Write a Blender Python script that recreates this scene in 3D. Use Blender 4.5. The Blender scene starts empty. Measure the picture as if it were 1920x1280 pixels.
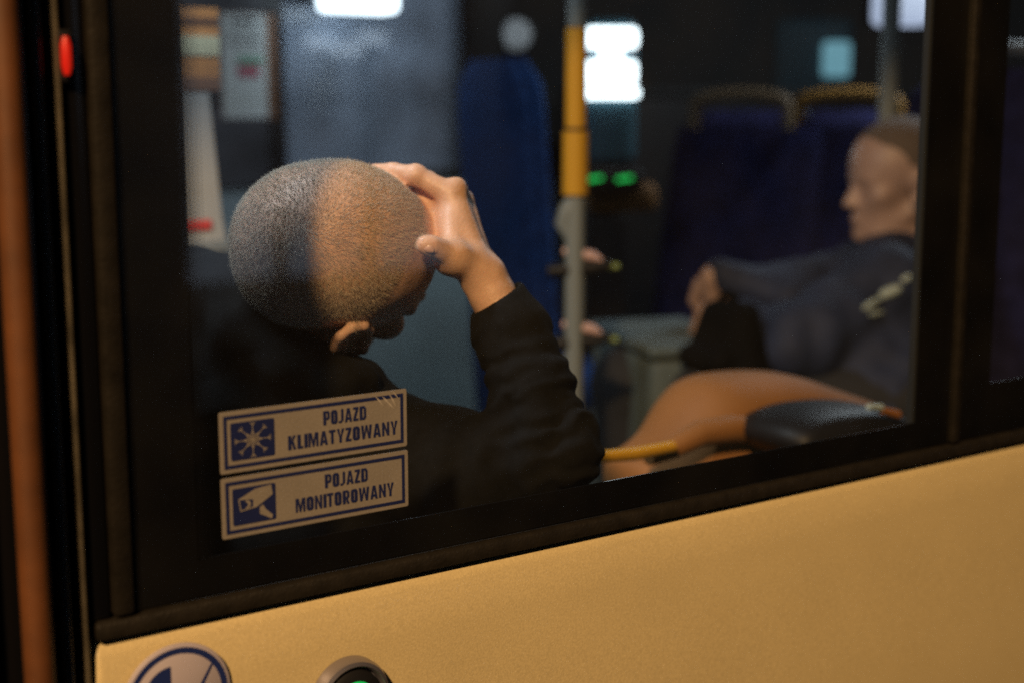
import bpy, bmesh, math, random
import numpy as np
from mathutils import Vector, Matrix, noise

random.seed(7); rng = np.random.default_rng(7)
R = math.radians
S = bpy.context.scene
COL = S.collection

# ------------------------------------------------------------------ camera, world, exposure
CAM = Vector((0.0, -1.0, 1.65))
YAW, PITCH = 35.1, 9.3
cd = bpy.data.cameras.new('camera'); cam = bpy.data.objects.new('camera', cd); COL.objects.link(cam)
cam.location = CAM; cam.rotation_euler = (R(90 - PITCH), 0, R(-YAW))
cd.lens = 50; cd.sensor_width = 36; cd.clip_start = 0.02; cd.clip_end = 300
cd.dof.use_dof = True; cd.dof.focus_distance = 1.27; cd.dof.aperture_fstop = 2.5
S.camera = cam
w = bpy.data.worlds.new('World'); S.world = w; w.use_nodes = True
bgn = w.node_tree.nodes['Background']; bgn.inputs[0].default_value = (.40, .42, .45, 1); bgn.inputs[1].default_value = .02
S.view_settings.view_transform = 'Standard'; S.view_settings.look = 'None'
S.view_settings.exposure = 0; S.view_settings.gamma = 1
S.render.engine = 'CYCLES'
S.cycles.use_denoising = False
S.cycles.use_adaptive_sampling = False
S.cycles.sample_clamp_indirect = .6
S.cycles.sample_clamp_direct = 3
S.cycles.max_bounces = 7; S.cycles.transparent_max_bounces = 12
S.cycles.caustics_reflective = False; S.cycles.caustics_refractive = False

RM = cam.rotation_euler.to_matrix()
CR, CU, CF = RM @ Vector((1, 0, 0)), RM @ Vector((0, 1, 0)), RM @ Vector((0, 0, -1))
FP = 50 / 36 * 1920
def ray(px, py):
    return CF + CR * ((px - 960) / FP) + CU * ((640 - py) / FP)
def at(px, py, t):                 # a measured picture position at a real distance (metres along the view axis)
    return CAM + ray(px, py) * t
def on(px, py, Y):                 # the same, on the plane Y = const parallel to the side of the bus
    d = ray(px, py); return CAM + d * ((Y - CAM.y) / d.y)
def cvec(x, y, z):                 # direction: right, up, towards the camera
    return (CR * x + CU * y - CF * z)

# ------------------------------------------------------------------ materials
def mat(name, col, rough=.5, metal=0, var=0, vscale=20, bump=0, bscale=200, coat=0, emit=None, estr=0, spec=.5, sheen=0, sss=0, stretch=None, fine=0):
    m = bpy.data.materials.new(name); m.use_nodes = True
    nt = m.node_tree; b = nt.nodes['Principled BSDF']
    b.inputs['Base Color'].default_value = (*col, 1)
    b.inputs['Roughness'].default_value = rough; b.inputs['Metallic'].default_value = metal
    b.inputs['Specular IOR Level'].default_value = spec
    b.inputs['Coat Weight'].default_value = coat; b.inputs['Coat Roughness'].default_value = .15
    b.inputs['Sheen Weight'].default_value = sheen
    if sss:
        b.inputs['Subsurface Weight'].default_value = sss
        b.inputs['Subsurface Radius'].default_value = (.010, .004, .002)
        b.inputs['Subsurface Scale'].default_value = 1.0
    if emit:
        b.inputs['Emission Color'].default_value = (*emit, 1); b.inputs['Emission Strength'].default_value = estr
    tc = nt.nodes.new('ShaderNodeTexCoord')
    src = tc.outputs['Object']
    if stretch:
        mp = nt.nodes.new('ShaderNodeMapping'); mp.inputs['Scale'].default_value = stretch
        nt.links.new(src, mp.inputs[0]); src = mp.outputs[0]
    if var:
        n = nt.nodes.new('ShaderNodeTexNoise'); n.inputs['Scale'].default_value = vscale; n.inputs['Detail'].default_value = 6
        r = nt.nodes.new('ShaderNodeValToRGB')
        r.color_ramp.elements[0].position = .3; r.color_ramp.elements[1].position = .7
        r.color_ramp.elements[0].color = (*[c * (1 - var) for c in col], 1)
        r.color_ramp.elements[1].color = (*[min(1, c * (1 + var)) for c in col], 1)
        nt.links.new(src, n.inputs['Vector']); nt.links.new(n.outputs['Fac'], r.inputs[0])
        nt.links.new(r.outputs[0], b.inputs['Base Color'])
    if fine:
        nf = nt.nodes.new('ShaderNodeTexWhiteNoise' if False else 'ShaderNodeTexNoise'); nf.inputs['Scale'].default_value = 520; nf.inputs['Detail'].default_value = 3
        mr = nt.nodes.new('ShaderNodeMapRange'); mr.inputs['From Min'].default_value = .3; mr.inputs['From Max'].default_value = .7
        mr.inputs['To Min'].default_value = 1 - fine; mr.inputs['To Max'].default_value = 1 + fine
        hs = nt.nodes.new('ShaderNodeHueSaturation'); nt.links.new(src, nf.inputs['Vector']); nt.links.new(nf.outputs['Fac'], mr.inputs[0]); nt.links.new(mr.outputs[0], hs.inputs['Value'])
        if b.inputs['Base Color'].links: nt.links.new(b.inputs['Base Color'].links[0].from_socket, hs.inputs['Color'])
        else: hs.inputs['Color'].default_value = (*col, 1)
        nt.links.new(hs.outputs[0], b.inputs['Base Color'])
    if bump:
        n2 = nt.nodes.new('ShaderNodeTexNoise'); n2.inputs['Scale'].default_value = bscale; n2.inputs['Detail'].default_value = 4
        bp = nt.nodes.new('ShaderNodeBump'); bp.inputs['Strength'].default_value = bump; bp.inputs['Distance'].default_value = .002
        nt.links.new(src, n2.inputs['Vector']); nt.links.new(n2.outputs['Fac'], bp.inputs['Height'])
        nt.links.new(bp.outputs[0], b.inputs['Normal'])
    return m

def glass_mat(name, tint, rough=.02, refl=1.0, haze=0, hazecol=(.3, .35, .4), smear=0):
    m = bpy.data.materials.new(name); m.use_nodes = True
    nt = m.node_tree; nt.nodes.clear(); N = nt.nodes.new; L = nt.links.new
    out = N('ShaderNodeOutputMaterial'); tr = N('ShaderNodeBsdfTransparent'); gl = N('ShaderNodeBsdfGlossy')
    tr.inputs[0].default_value = (*tint, 1); gl.inputs['Roughness'].default_value = rough
    ge = N('ShaderNodeNewGeometry'); dt = N('ShaderNodeVectorMath'); dt.operation = 'DOT_PRODUCT'
    L(ge.outputs['Normal'], dt.inputs[0]); L(ge.outputs['Incoming'], dt.inputs[1])
    def mth(op, a, b=None):
        n_ = N('ShaderNodeMath'); n_.operation = op
        for i_, v_ in enumerate((a, b)):
            if v_ is None: continue
            if isinstance(v_, (int, float)): n_.inputs[i_].default_value = v_
            else: L(v_, n_.inputs[i_])
        return n_.outputs[0]
    sch = mth('ADD', mth('MULTIPLY', mth('POWER', mth('SUBTRACT', 1, mth('ABSOLUTE', dt.outputs['Value'])), 5), .92), .075)
    mx = N('ShaderNodeMixShader')
    L(mth('MULTIPLY', sch, refl), mx.inputs[0]); L(tr.outputs[0], mx.inputs[1]); L(gl.outputs[0], mx.inputs[2])
    last = mx.outputs[0]
    if haze:
        df = N('ShaderNodeBsdfDiffuse'); df.inputs[0].default_value = (*hazecol, 1)
        m2 = N('ShaderNodeMixShader'); m2.inputs[0].default_value = haze
        if smear:
            tc = N('ShaderNodeTexCoord'); n = N('ShaderNodeTexNoise'); n.inputs['Scale'].default_value = smear; n.inputs['Detail'].default_value = 5
            mr = N('ShaderNodeMapRange'); mr.inputs['From Min'].default_value = .35; mr.inputs['From Max'].default_value = .7
            mr.inputs['To Min'].default_value = haze * .35; mr.inputs['To Max'].default_value = min(1, haze * 1.5)
            L(tc.outputs['Object'], n.inputs['Vector']); L(n.outputs['Fac'], mr.inputs[0]); L(mr.outputs[0], m2.inputs[0])
        L(last, m2.inputs[1]); L(df.outputs[0], m2.inputs[2]); last = m2.outputs[0]
    L(last, out.inputs[0])
    return m

M = {}
M['yellow'] = mat('yellow_paint', (.58, .475, .265), .45, var=.04, vscale=9, bump=.1, bscale=700, coat=.1, fine=.12)
M['black'] = mat('black_border', (.004, .004, .005), .25)
M['rubber'] = mat('rubber', (.006, .005, .005), .6, spec=.12, bump=.2, bscale=400)
M['rubber2'] = mat('worn_rubber', (.012, .010, .008), .5, spec=.3, var=.3, vscale=60, bump=.3, bscale=300)
M['trim'] = mat('inner_trim', (.012, .014, .016), .9)
M['steel'] = mat('brushed_steel', (.4, .39, .38), .38, .9, bump=.1, bscale=300)
M['greypaint'] = mat('grey_paint', (.18, .205, .21), .45)
M['poleyellow'] = mat('yellow_pole_paint', (.55, .29, .02), .45)
M['wall'] = mat('interior_wall_laminate', (.24, .31, .33), .6, var=.12, vscale=6)
M['ceiling'] = mat('ceiling_laminate', (.35, .37, .39), .6, var=.1, vscale=5)
M['floor'] = mat('floor_vinyl', (.15, .18, .19), .5, var=.3, vscale=80)
M['dark'] = mat('dark_plastic', (.010, .010, .012), .5, spec=.25)
M['blueseat'] = mat('blue_seat_fabric', (.016, .056, .19), .95, var=.3, vscale=40, bump=.4, bscale=500, spec=.15)
M['navyseat'] = mat('dark_blue_seat_fabric', (.014, .015, .055), .95, var=.35, vscale=25, bump=.4, bscale=500, spec=.15)
M['shell'] = mat('seat_shell', (.09, .10, .12), .5)
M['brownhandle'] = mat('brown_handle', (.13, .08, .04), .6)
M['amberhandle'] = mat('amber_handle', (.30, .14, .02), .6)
M['orangehandle'] = mat('orange_handle', (.30, .11, .02), .6)
M['orangeplastic'] = mat('orange_brown_plastic', (.27, .118, .034), .7, var=.12, vscale=10, bump=.08, bscale=200)
M['skin'] = mat('skin', (.66, .41, .29), .48, var=.10, vscale=45, bump=.22, bscale=330, sss=.12)
M['skin2'] = mat('pale_skin', (.35, .235, .20), .5, var=.1, vscale=30)
M['hoodie'] = mat('black_hoodie_fleece', (.0048, .0048, .0052), .95, var=.25, vscale=120, bump=.5, bscale=900, spec=.2)
M['jacket'] = mat('navy_jacket_nylon', (.018, .026, .058), .7, spec=.25, var=.2, vscale=20, bump=.3, bscale=60)
M['trousers'] = mat('dark_trousers', (.012, .013, .017), .85)
M['reflective'] = mat('reflective_tape', (.35, .42, .40), .4)
M['stickwhite'] = mat('sticker_white', (.36, .32, .30), .55, var=.06, vscale=40, bump=.1, bscale=600, fine=.10)
M['stickblue'] = mat('sticker_blue', (.012, .022, .13), .5)
M['signwhite'] = mat('sign_white', (.42, .38, .46), .5, var=.05, vscale=30)
M['signblue'] = mat('sign_blue', (.012, .025, .14), .5)
M['silver'] = mat('anodised_ring', (.36, .35, .44), .3, .8)
M['asphalt'] = mat('asphalt', (.05, .05, .05), .9, var=.3, vscale=60, bump=.6, bscale=120)
M['paper'] = mat('paper', (.82, .86, .84), .8, var=.06, vscale=20)
M['papergreen'] = mat('paper_green', (.12, .40, .22), .8)
M['paperred'] = mat('paper_red', (.55, .04, .09), .8)
M['posterorange'] = mat('poster_orange', (.80, .34, .10), .7, var=.3, vscale=10)
M['postercream'] = mat('poster_cream', (.85, .82, .55), .7)
M['posterbrown'] = mat('poster_brown', (.25, .11, .05), .7)
M['posterwhite'] = mat('poster_white', (.34, .36, .37), .7)
M['posterred'] = mat('poster_red', (.6, .04, .02), .7)
M['teal'] = mat('teal_housing', (.05, .13, .17), .5)
M['bag'] = mat('bag_nylon', (.003, .003, .0035), .9, spec=.1)
M['screenwhite'] = mat('lit_screen', (.1, .1, .1), .4, emit=(.78, .93, 1), estr=7)
M['screencyan'] = mat('lit_cyan_screen', (.1, .1, .1), .4, emit=(.35, .75, .90), estr=.85)
M['led'] = mat('green_led', (.0, .1, .02), .4, emit=(.02, .75, .12), estr=1.0)
M['redglint'] = mat('red_reflection_glow', (.3, .0, .0), .4, emit=(1, .03, .01), estr=.35)  # glow painted in for a red reflection in the door glass
M['lampwhite'] = mat('lamp_diffuser', (.8, .8, .8), .4, emit=(.72, .88, 1), estr=1.5)
M['lampglint'] = mat('reflected_lamp_glow', (.8, .8, .8), .4, emit=(.72, .88, 1), estr=9)  # glow painted in for a ceiling light reflected in the opposite window
M['lampdim'] = mat('small_lamp_lens', (.5, .5, .5), .4, emit=(.62, .72, .82), estr=.12)
M['streetlens'] = mat('sodium_lens', (.8, .6, .3), .4, emit=(1, .55, .2), estr=3)
M['hairgrey'] = mat('dark_grey_hair', (.10, .075, .062), .8, bump=.8, bscale=300)
M['eye'] = mat('eye_white', (.6, .58, .55), .2)
M['glass'] = glass_mat('window_glass', (.86, .87, .86), .02, 1.0, haze=.012, hazecol=(.35, .33, .30), smear=9)
M['fogglass'] = glass_mat('fogged_glass', (.5, .55, .6), .2, .8, haze=.62, hazecol=(.42, .50, .64), smear=3.0)
M['darkglass'] = glass_mat('dark_glass', (.55, .6, .62), .05, 1.0, haze=.04, hazecol=(.3, .3, .32))

for k_ in M:
    if k_ not in ('screenwhite', 'lampglint'): M[k_].cycles.emission_sampling = 'NONE'
# ------------------------------------------------------------------ object helpers
def link(name, me, m, parent=None, smooth=True, kind=None):
    o = bpy.data.objects.new(name, me); COL.objects.link(o)
    if m is not None: me.materials.append(m)
    if smooth:
        for p in me.polygons: p.use_smooth = True
    if parent: o.parent = parent
    if kind: o['kind'] = kind
    return o
def thing(name, label, cat, loc=(0, 0, 0), rz=0, group=None):
    o = bpy.data.objects.new(name, None); COL.objects.link(o); o.empty_display_size = .1
    o.location = loc; o.rotation_euler = (0, 0, rz)
    tag(o, label, cat, group); return o
def tag(o, label, cat, group=None):
    o['label'] = label; o['category'] = cat
    if group: o['group'] = group
    return o
def obj(name, bm, m, parent=None, smooth=True, angle=40, loc=None):
    me = bpy.data.meshes.new(name); bmesh.ops.recalc_face_normals(bm, faces=bm.faces[:])
    bm.to_mesh(me); bm.free()
    o = link(name, me, m, parent, smooth)
    if smooth:
        try: me.set_sharp_from_angle(angle=R(angle))
        except Exception: pass
    if loc is not None: o.location = loc
    return o
def B(): return bmesh.new()
def box(bm, x0, x1, y0, y1, z0, z1, bev=0, seg=2):
    r = bmesh.ops.create_cube(bm, size=1)
    vs = r['verts']
    for v in vs:
        v.co = Vector(((x0 + x1) / 2 + v.co.x * (x1 - x0), (y0 + y1) / 2 + v.co.y * (y1 - y0), (z0 + z1) / 2 + v.co.z * (z1 - z0)))
    if bev:
        es = list({e for v in vs for e in v.link_edges})
        bmesh.ops.bevel(bm, geom=es, offset=bev, segments=seg, affect='EDGES', profile=.5)
    return bm
def tube(bm, pts, r, n=14, caps=True):
    pts = [Vector(p) for p in pts]; rs = r if isinstance(r, (list, tuple)) else [r] * len(pts)
    rings = []; up = None
    for i, p in enumerate(pts):
        t = (pts[min(i + 1, len(pts) - 1)] - pts[max(i - 1, 0)]).normalized()
        if up is None: up = t.orthogonal().normalized()
        a = (up - t * up.dot(t)).normalized(); up = a; b = t.cross(a)
        rings.append([bm.verts.new(p + (a * math.cos(2 * math.pi * k / n) + b * math.sin(2 * math.pi * k / n)) * rs[i]) for k in range(n)])
    for i in range(len(rings) - 1):
        for k in range(n):
            bm.faces.new((rings[i][k], rings[i][(k + 1) % n], rings[i + 1][(k + 1) % n], rings[i + 1][k]))
    if caps: bm.faces.new(rings[0][::-1]); bm.faces.new(rings[-1])
    return bm
def prism(bm, poly, to3, d):        # poly in 2D, to3(u, v, depth) -> Vector; thickness d
    a = [bm.verts.new(to3(u, v, 0)) for u, v in poly]; b = [bm.verts.new(to3(u, v, d)) for u, v in poly]
    bm.faces.new(a); bm.faces.new(b[::-1]); n = len(poly)
    for i in range(n): bm.faces.new((a[i], b[i], b[(i + 1) % n], a[(i + 1) % n]))
    return bm
def lathe(bm, prof, c, ax, n=48):   # profile of (radius, height) about axis ax through c
    ax = Vector(ax).normalized(); a = ax.orthogonal().normalized(); b = ax.cross(a); rings = []
    for r_, h in prof:
        if r_ < 1e-6: rings.append([bm.verts.new(Vector(c) + ax * h)])
        else: rings.append([bm.verts.new(Vector(c) + ax * h + (a * math.cos(2 * math.pi * k / n) + b * math.sin(2 * math.pi * k / n)) * r_) for k in range(n)])
    for i in range(len(rings) - 1):
        p, q = rings[i], rings[i + 1]
        for k in range(n):
            k2 = (k + 1) % n
            if len(p) == 1 and len(q) > 1: bm.faces.new((p[0], q[k], q[k2]))
            elif len(q) == 1 and len(p) > 1: bm.faces.new((p[k], p[k2], q[0]))
            elif len(p) > 1: bm.faces.new((p[k], p[k2], q[k2], q[k]))
    return bm

# ------------------------------------------------------------------ the side of the bus, plane Y = 0
SILL = (on(260, 1192, 0).z + on(1920, 828, 0).z) / 2          # top of the yellow panel
XL = on(245, 1150, 0).x                                       # left edge of the glazing
XP = on(178, 1260, 0).x                                       # left edge of the yellow panel
WL = on(352, 300, 0).x                                        # clear glass
WR = on(1738, 500, 0).x
WB = (on(1115, 905, 0).z + on(1700, 802, 0).z) / 2
XD = on(1808, 500, 0).x                                       # joint between the two panes
TOP = 2.48; FAR = 6.2; YO = 2.38; FL = .48; CEIL = 2.52

bus = thing('bus', 'yellow city bus seen close from outside, black framed windows, lit inside at night', 'bus', (XP, 0, 0))
bm = B()
# yellow side panel with a rolled top edge, running down to the skirt
prof = [(.035, SILL - .0), (.012, SILL - .0005), (.004, SILL - .004), (.0, SILL - .012), (-.004, SILL - .05), (-.006, SILL - .3), (-.004, SILL - .6), (.0, .32), (.03, .30)]
xs = [XP, XP + .003] + [XP + .006 + (FAR - XP) * i / 20 for i in range(21)]
rows = [[bm.verts.new((x, y + (.003 if i == 0 else 0.0003 if i == 1 else 0), z)) for y, z in prof] for i, x in enumerate(xs)]
for i in range(len(rows) - 1):
    for k in range(len(prof) - 1): bm.faces.new((rows[i][k], rows[i + 1][k], rows[i + 1][k + 1], rows[i][k + 1]))
def P_(o):            # keep world coordinates while parenting to the bus Empty
    o.parent = bus; o.location = o.location - bus.location; return o
P_(obj('side_panel', bm, M['yellow']))
bm = B(); box(bm, XP + .004, FAR, .02, .05, .30, SILL - .004); P_(obj('inner_side_wall', bm, M['wall'], smooth=False))
# ledge under the glass outside and sill inside
bm = B(); box(bm, XP + .002, FAR, -.003, .034, SILL + .0015, SILL + .016, .003); P_(obj('rubber_seal', bm, M['rubber2']))
bm = B(); box(bm, XL, FAR, .012, .040, SILL + .018, WB - .014, .008); P_(obj('window_sill', bm, M['rubber']))
# glass panes
def pane(x0, x1, z0, z1, name='window_pane'):
    b = B(); box(b, x0, x1, .0005, .0045, z0, z1); return P_(obj(name, b, M['glass'], smooth=False))
# (only the outward face: a thin single sheet)
def sheet(x0, x1, z0, z1, y, m, name):
    b = B(); vs = [b.verts.new(c) for c in ((x0, y, z0), (x1, y, z0), (x1, y, z1), (x0, y, z1))]; b.faces.new(vs)
    return P_(obj(name, b, m, smooth=False))
gp = sheet(XL + .006, XD - .007, SILL + .018, TOP, .002, M['glass'], 'window_pane')
gp2 = sheet(XD + .007, 2.9, SILL + .018, TOP, .002, M['glass'], 'window_pane')
# printed black border of each pane with a fading edge of dots
def border(x0, x1, z0, z1, cx0, cx1, cz0, cz1, dots=True):
    b = B(); y0, y1 = .006, .0075
    box(b, x0, cx0, y0, y1, z0, z1); box(b, cx1, x1, y0, y1, z0, z1); box(b, cx0, cx1, y0, y1, z0, cz0); box(b, cx0, cx1, y0, y1, cz1, z1)
    if dots:
        def disc(x, z, r):
            vs = [b.verts.new((x + r * math.cos(k * math.pi / 4 + .39), y0, z + r * math.sin(k * math.pi / 4 + .39))) for k in range(8)]
            b.faces.new(vs)
        p = .0033
        for c, r in enumerate((.00168, .00148, .00125, .00098, .00066)):
            n = int((cz1 - cz0) / p)
            for k in range(n):
                z = cz0 + (k + (.5 if c % 2 else 0)) * p
                disc(cx0 + .0004 + c * p * .92, z, r)
    return P_(obj('window_border', b, M['black'], smooth=False))
border(XL + .006, XD - .007, SILL + .018, TOP, WL, WR, WB, TOP - .05)
border(XD + .007, 2.9, SILL + .018, TOP, XD + .065, 2.82, WB + .03, TOP - .05, False)
# vertical rubber joints
bm = B(); box(bm, XL - .013, XL + .003, -.004, .03, SILL + .018, TOP, .004); P_(obj('rubber_seal', bm, M['rubber2']))
bm = B(); box(bm, XD - .006, XD + .006, -.003, .03, SILL + .018, TOP, .003); P_(obj('rubber_seal', bm, M['rubber2']))
# inner pillars behind the black borders
bm = B(); box(bm, XL - .03, WL - .012, .032, .11, SILL + .018, CEIL, .01); P_(obj('pillar', bm, M['dark']))
bm = B(); box(bm, WR + .002, XD + .06, .012, .022, SILL + .018, CEIL, .003); P_(obj('pillar', bm, M['trim']))
# roof, floor, opposite side
bm = B(); box(bm, -2.2, FAR, -.0, YO + .1, TOP + .04, TOP + .12, .02); P_(obj('ceiling', bm, M['ceiling']))
bm = B(); box(bm, -2.2, FAR, .0, .05, TOP, TOP + .039); P_(obj('roof_edge', bm, M['yellow'], smooth=False))
bm = B(); box(bm, -2.2, FAR, .051, YO, FL - .08, FL); P_(obj('floor', bm, M['floor'], smooth=False))
bm = B(); box(bm, FAR, FAR + .05, 0, YO + .1, .3, TOP + .04); P_(obj('end_wall', bm, M['dark'], smooth=False))
bm = B(); box(bm, -2.25, -2.2, 0, YO + .1, .3, TOP + .04); P_(obj('end_wall', bm, M['dark'], smooth=False))
oz = on(700, 335, YO).z
bm = B(); box(bm, -2.2, FAR, YO, YO + .05, FL - .08, oz, .004); P_(obj('opposite_wall', bm, M['wall']))
ox0, ox1 = on(525, 200, YO).x, on(872, 200, YO).x
for x0, x1, m, nm in ((-2.2, on(350, 200, YO).x, 'darkglass', 'opposite_window'), (ox0, ox1, 'fogglass', 'opposite_window'),
                      (ox1 + .16, FAR, 'darkglass', 'opposite_window')):
    b = B(); vs = [b.verts.new(c) for c in ((x0, YO + .02, oz), (x1, YO + .02, oz), (x1, YO + .02, TOP), (x0, YO + .02, TOP))]; b.faces.new(vs)
    P_(obj(nm, b, M[m], smooth=False))
bm = B(); box(bm, on(350, 200, YO).x, ox0, YO - .04, YO + .04, oz, TOP + .03, .01); P_(obj('pillar', bm, M['dark']))
bm = B(); box(bm, ox1, ox1 + .16, YO - .03, YO + .04, oz, TOP + .03, .01); P_(obj('pillar', bm, M['dark']))
bm = B(); box(bm, -2.2, FAR, YO - .02, YO + .01, oz + .001, oz + .025, .004); P_(obj('window_sill', bm, M['trim']))

# door at the left of the window, its leaf folded out towards the camera
door = bpy.data.objects.new('door', None); COL.objects.link(door); P_(door)
def D_(o): o.parent = door; return o
x_edge = on(150, 640, -.01).x
bm = B(); box(bm, XP - .013, XP - .0015, -.001, .07, .32, TOP, .003); box(bm, XP - .001, XL - .014, .002, .07, SILL + .017, TOP, .003); D_(obj('door_frame', bm, M['black']))
bm = B(); tube(bm, [(XP - .007, -.003, z) for z in (.32, 1.0, 1.6, TOP)], .0030, 10); M['strip'] = mat('worn_edge_strip', (.10, .085, .06), .5, var=.5, vscale=40); D_(obj('edge_strip', bm, M['strip']))
bm = B(); box(bm, XP - .075, XP - .014, -.003, .02, .32, TOP, .006); D_(obj('leaf_panel', bm, M['black']))
bm = B(); tube(bm, [(on(80, 300, -.010).x, -.008, z) for z in (.32, 1.0, 1.6, TOP)], .0038, 16); M['seal'] = mat('grey_leaf_seal', (.07, .085, .10), .35); D_(obj('leaf_seal', bm, M['seal']))
bm = B(); box(bm, XP - .40, XP - .077, -.016, .004, .32, TOP); D_(obj('leaf_glass', bm, M['black'], smooth=False))

tp = on(37, 600, -.03)
t = thing('grab_pole', 'dull orange vertical rail at the door, left of the red reflection', 'pole', (tp.x, tp.y, 0))
M['railpaint'] = mat('orange_rail_paint', (.10, .034, .009), .6, var=.25, vscale=30)
bm = B(); tube(bm, [(0, 0, z) for z in (.5, .9, 1.3, 1.7, 2.1)], .0105, 28); obj('pole_tube', bm, M['railpaint'], t)
for z in (.5, 2.1):
    bm = B(); lathe(bm, [(0, -.012), (.03, -.012), (.032, 0), (.030, .012), (0, .012)], (0, 0, z), (0, 0, 1)); obj('flange', bm, M['steel'], t)
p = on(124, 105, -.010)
t = thing('red_reflection', 'small red reflection on the black door leaf, built as a glowing body', 'lamp', p)
bm = B(); tube(bm, [(0, 0, -.013), (0, 0, -.007), (0, 0, .007), (0, 0, .013)], [.002, .0036, .0036, .002], 14); obj('lens', bm, M['redglint'], t)  # glowing body stands in for the red reflection on the door
bm = B(); box(bm, -.006, .006, .0045, .010, -.018, .018, .002); obj('housing', bm, M['dark'], t)  # dark backing added behind the painted red reflection

# ------------------------------------------------------------------ stickers on the inner face of the glass
def ellipse(cx, cz, rx, rz, n=24, a0=0, a1=360):
    return [(cx + rx * math.cos(R(a0 + (a1 - a0) * k / n)), cz + rz * math.sin(R(a0 + (a1 - a0) * k / n))) for k in range(n + (0 if a1 - a0 >= 360 else 1))]
# heavy condensed capitals; each glyph: width, list of outer polygons (strokes), height 1
def ring_(w_, s):             # O with thick sides as quads strip: returns list of polygons
    o = []; n = 5
    def arc(cx, cz, rx, rz, a0): return [(cx + rx * math.cos(R(a0 + 90 * k / n)), cz + rz * math.sin(R(a0 + 90 * k / n))) for k in range(n + 1)]
    out = arc(w_ - .2, .8, .2, .2, 0) + arc(.2, .8, .2, .2, 90) + arc(.2, .2, .2, .2, 180) + arc(w_ - .2, .2, .2, .2, 270)
    e = .05
    inn = arc(w_ - s - e, .82 - e, e, e, 0) + arc(s + e, .82 - e, e, e, 90) + arc(s + e, .18 + e, e, e, 180) + arc(w_ - s - e, .18 + e, e, e, 270)
    for i in range(len(out)):
        j = (i + 1) % len(out); o.append([out[i], out[j], inn[j], inn[i]])
    return o
G = {}
s_ = .25
G['O'] = (.56, ring_(.56, s_))
G['P'] = (.55, [[(0, 0), (s_, 0), (s_, 1), (0, 1)], [(s_, 1), (s_, .84), (.33, .84), (.42, 1)], [(.42, 1), (.33, .84), (.36, .78), (.55, .88)], [(.55, .88), (.36, .78), (.36, .58), (.55, .48)], [(.55, .48), (.36, .58), (.33, .52), (.42, .36)], [(.42, .36), (.33, .52), (s_, .52), (s_, .36)]])
G['R'] = (.57, G['P'][1] + [[(.26, .36), (.42, .38), (.57, 0), (.36, 0)]])
G['J'] = (.42, [[(.21, .2), (.41, .2), (.41, 1), (.21, 1)], [(.21, .2), (.15, .16), (.2, 0), (.41, .2)], [(.15, .16), (0, .16), (0, 0), (.2, 0)]])
G['A'] = (.62, [[(0, 0), (.2, 0), (.31, .75), (.2, 1)], [(.2, 1), (.31, .75), (.42, 1)], [(.42, 1), (.31, .75), (.42, 0), (.62, 0)], [(.2, .17), (.42, .17), (.40, .34), (.22, .34)]])
G['Z'] = (.46, [[(0, .83), (.46, .83), (.46, 1), (0, 1)], [(0, 0), (.46, 0), (.46, .17), (0, .17)], [(0, .17), (.22, .17), (.46, .83), (.23, .83)]])
G['D'] = (.57, [[(0, 0), (s_, 0), (s_, 1), (0, 1)], [(s_, 1), (s_, .83), (.32, .83), (.42, 1)], [(.42, 1), (.32, .83), (.37, .76), (.57, .84)], [(.57, .84), (.37, .76), (.37, .24), (.57, .16)], [(.57, .16), (.37, .24), (.32, .17), (.42, 0)], [(.42, 0), (.32, .17), (s_, .17), (s_, 0)]])
G['K'] = (.6, [[(0, 0), (s_, 0), (s_, 1), (0, 1)], [(s_, .40), (s_, .62), (.38, 1), (.59, 1)], [(.25, .55), (.38, .70), (.6, 0), (.39, 0)]])
G['L'] = (.42, [[(0, 0), (s_, 0), (s_, 1), (0, 1)], [(s_, 0), (.42, 0), (.42, .17), (s_, .17)]])
G['I'] = (.2, [[(0, 0), (s_, 0), (s_, 1), (0, 1)]])
G['M'] = (.76, [[(0, 0), (.17, 0), (.17, 1), (0, 1)], [(.59, 0), (.76, 0), (.76, 1), (.59, 1)], [(.17, 1), (.17, .72), (.32, 0), (.38, .42)], [(.17, 1), (.38, .42), (.38, .43), (.25, 1)], [(.59, 1), (.51, 1), (.38, .42), (.44, 0)], [(.59, 1), (.44, 0), (.59, .72)], [(.32, 0), (.44, 0), (.38, .42)]])
G['T'] = (.5, [[(.15, 0), (.35, 0), (.35, .82), (.15, .82)], [(0, .82), (.5, .82), (.5, 1), (0, 1)]])
G['Y'] = (.58, [[(.19, 0), (.39, 0), (.39, .40), (.19, .40)], [(.19, .40), (.29, .40), (.2, 1), (0, 1)], [(.29, .40), (.39, .40), (.58, 1), (.38, 1)]])
G['W'] = (.86, [[(.11, 0), (.27, 0), (.2, 1), (0, 1)], [(.19, 0), (.29, 0), (.50, 1), (.36, 1)], [(.57, 0), (.67, 0), (.50, 1), (.36, 1)], [(.59, 0), (.75, 0), (.86, 1), (.66, 1)]])
G['N'] = (.58, [[(0, 0), (.18, 0), (.18, 1), (0, 1)], [(.40, 0), (.58, 0), (.58, 1), (.40, 1)], [(.18, 1), (.18, .62), (.40, 0), (.40, .38)]])
def flat(bm, poly, y, o, sx=1, sz=1):
    vs = [bm.verts.new((o[0] + u * sx, y, o[1] + v * sz)) for u, v in poly]
    try: bm.faces.new(vs)
    except ValueError: pass
def word(bm, text, cx, z, h, width, y):
    gap = .10; tot = sum(G[c][0] for c in text) + gap * (len(text) - 1); sx = width / tot; x = cx - width / 2
    for k, c in enumerate(text):
        for i, poly in enumerate(G[c][1]): flat(bm, poly, y - i * 2e-6, (x, z), sx, h)
        x += (G[c][0] + gap) * sx
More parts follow.
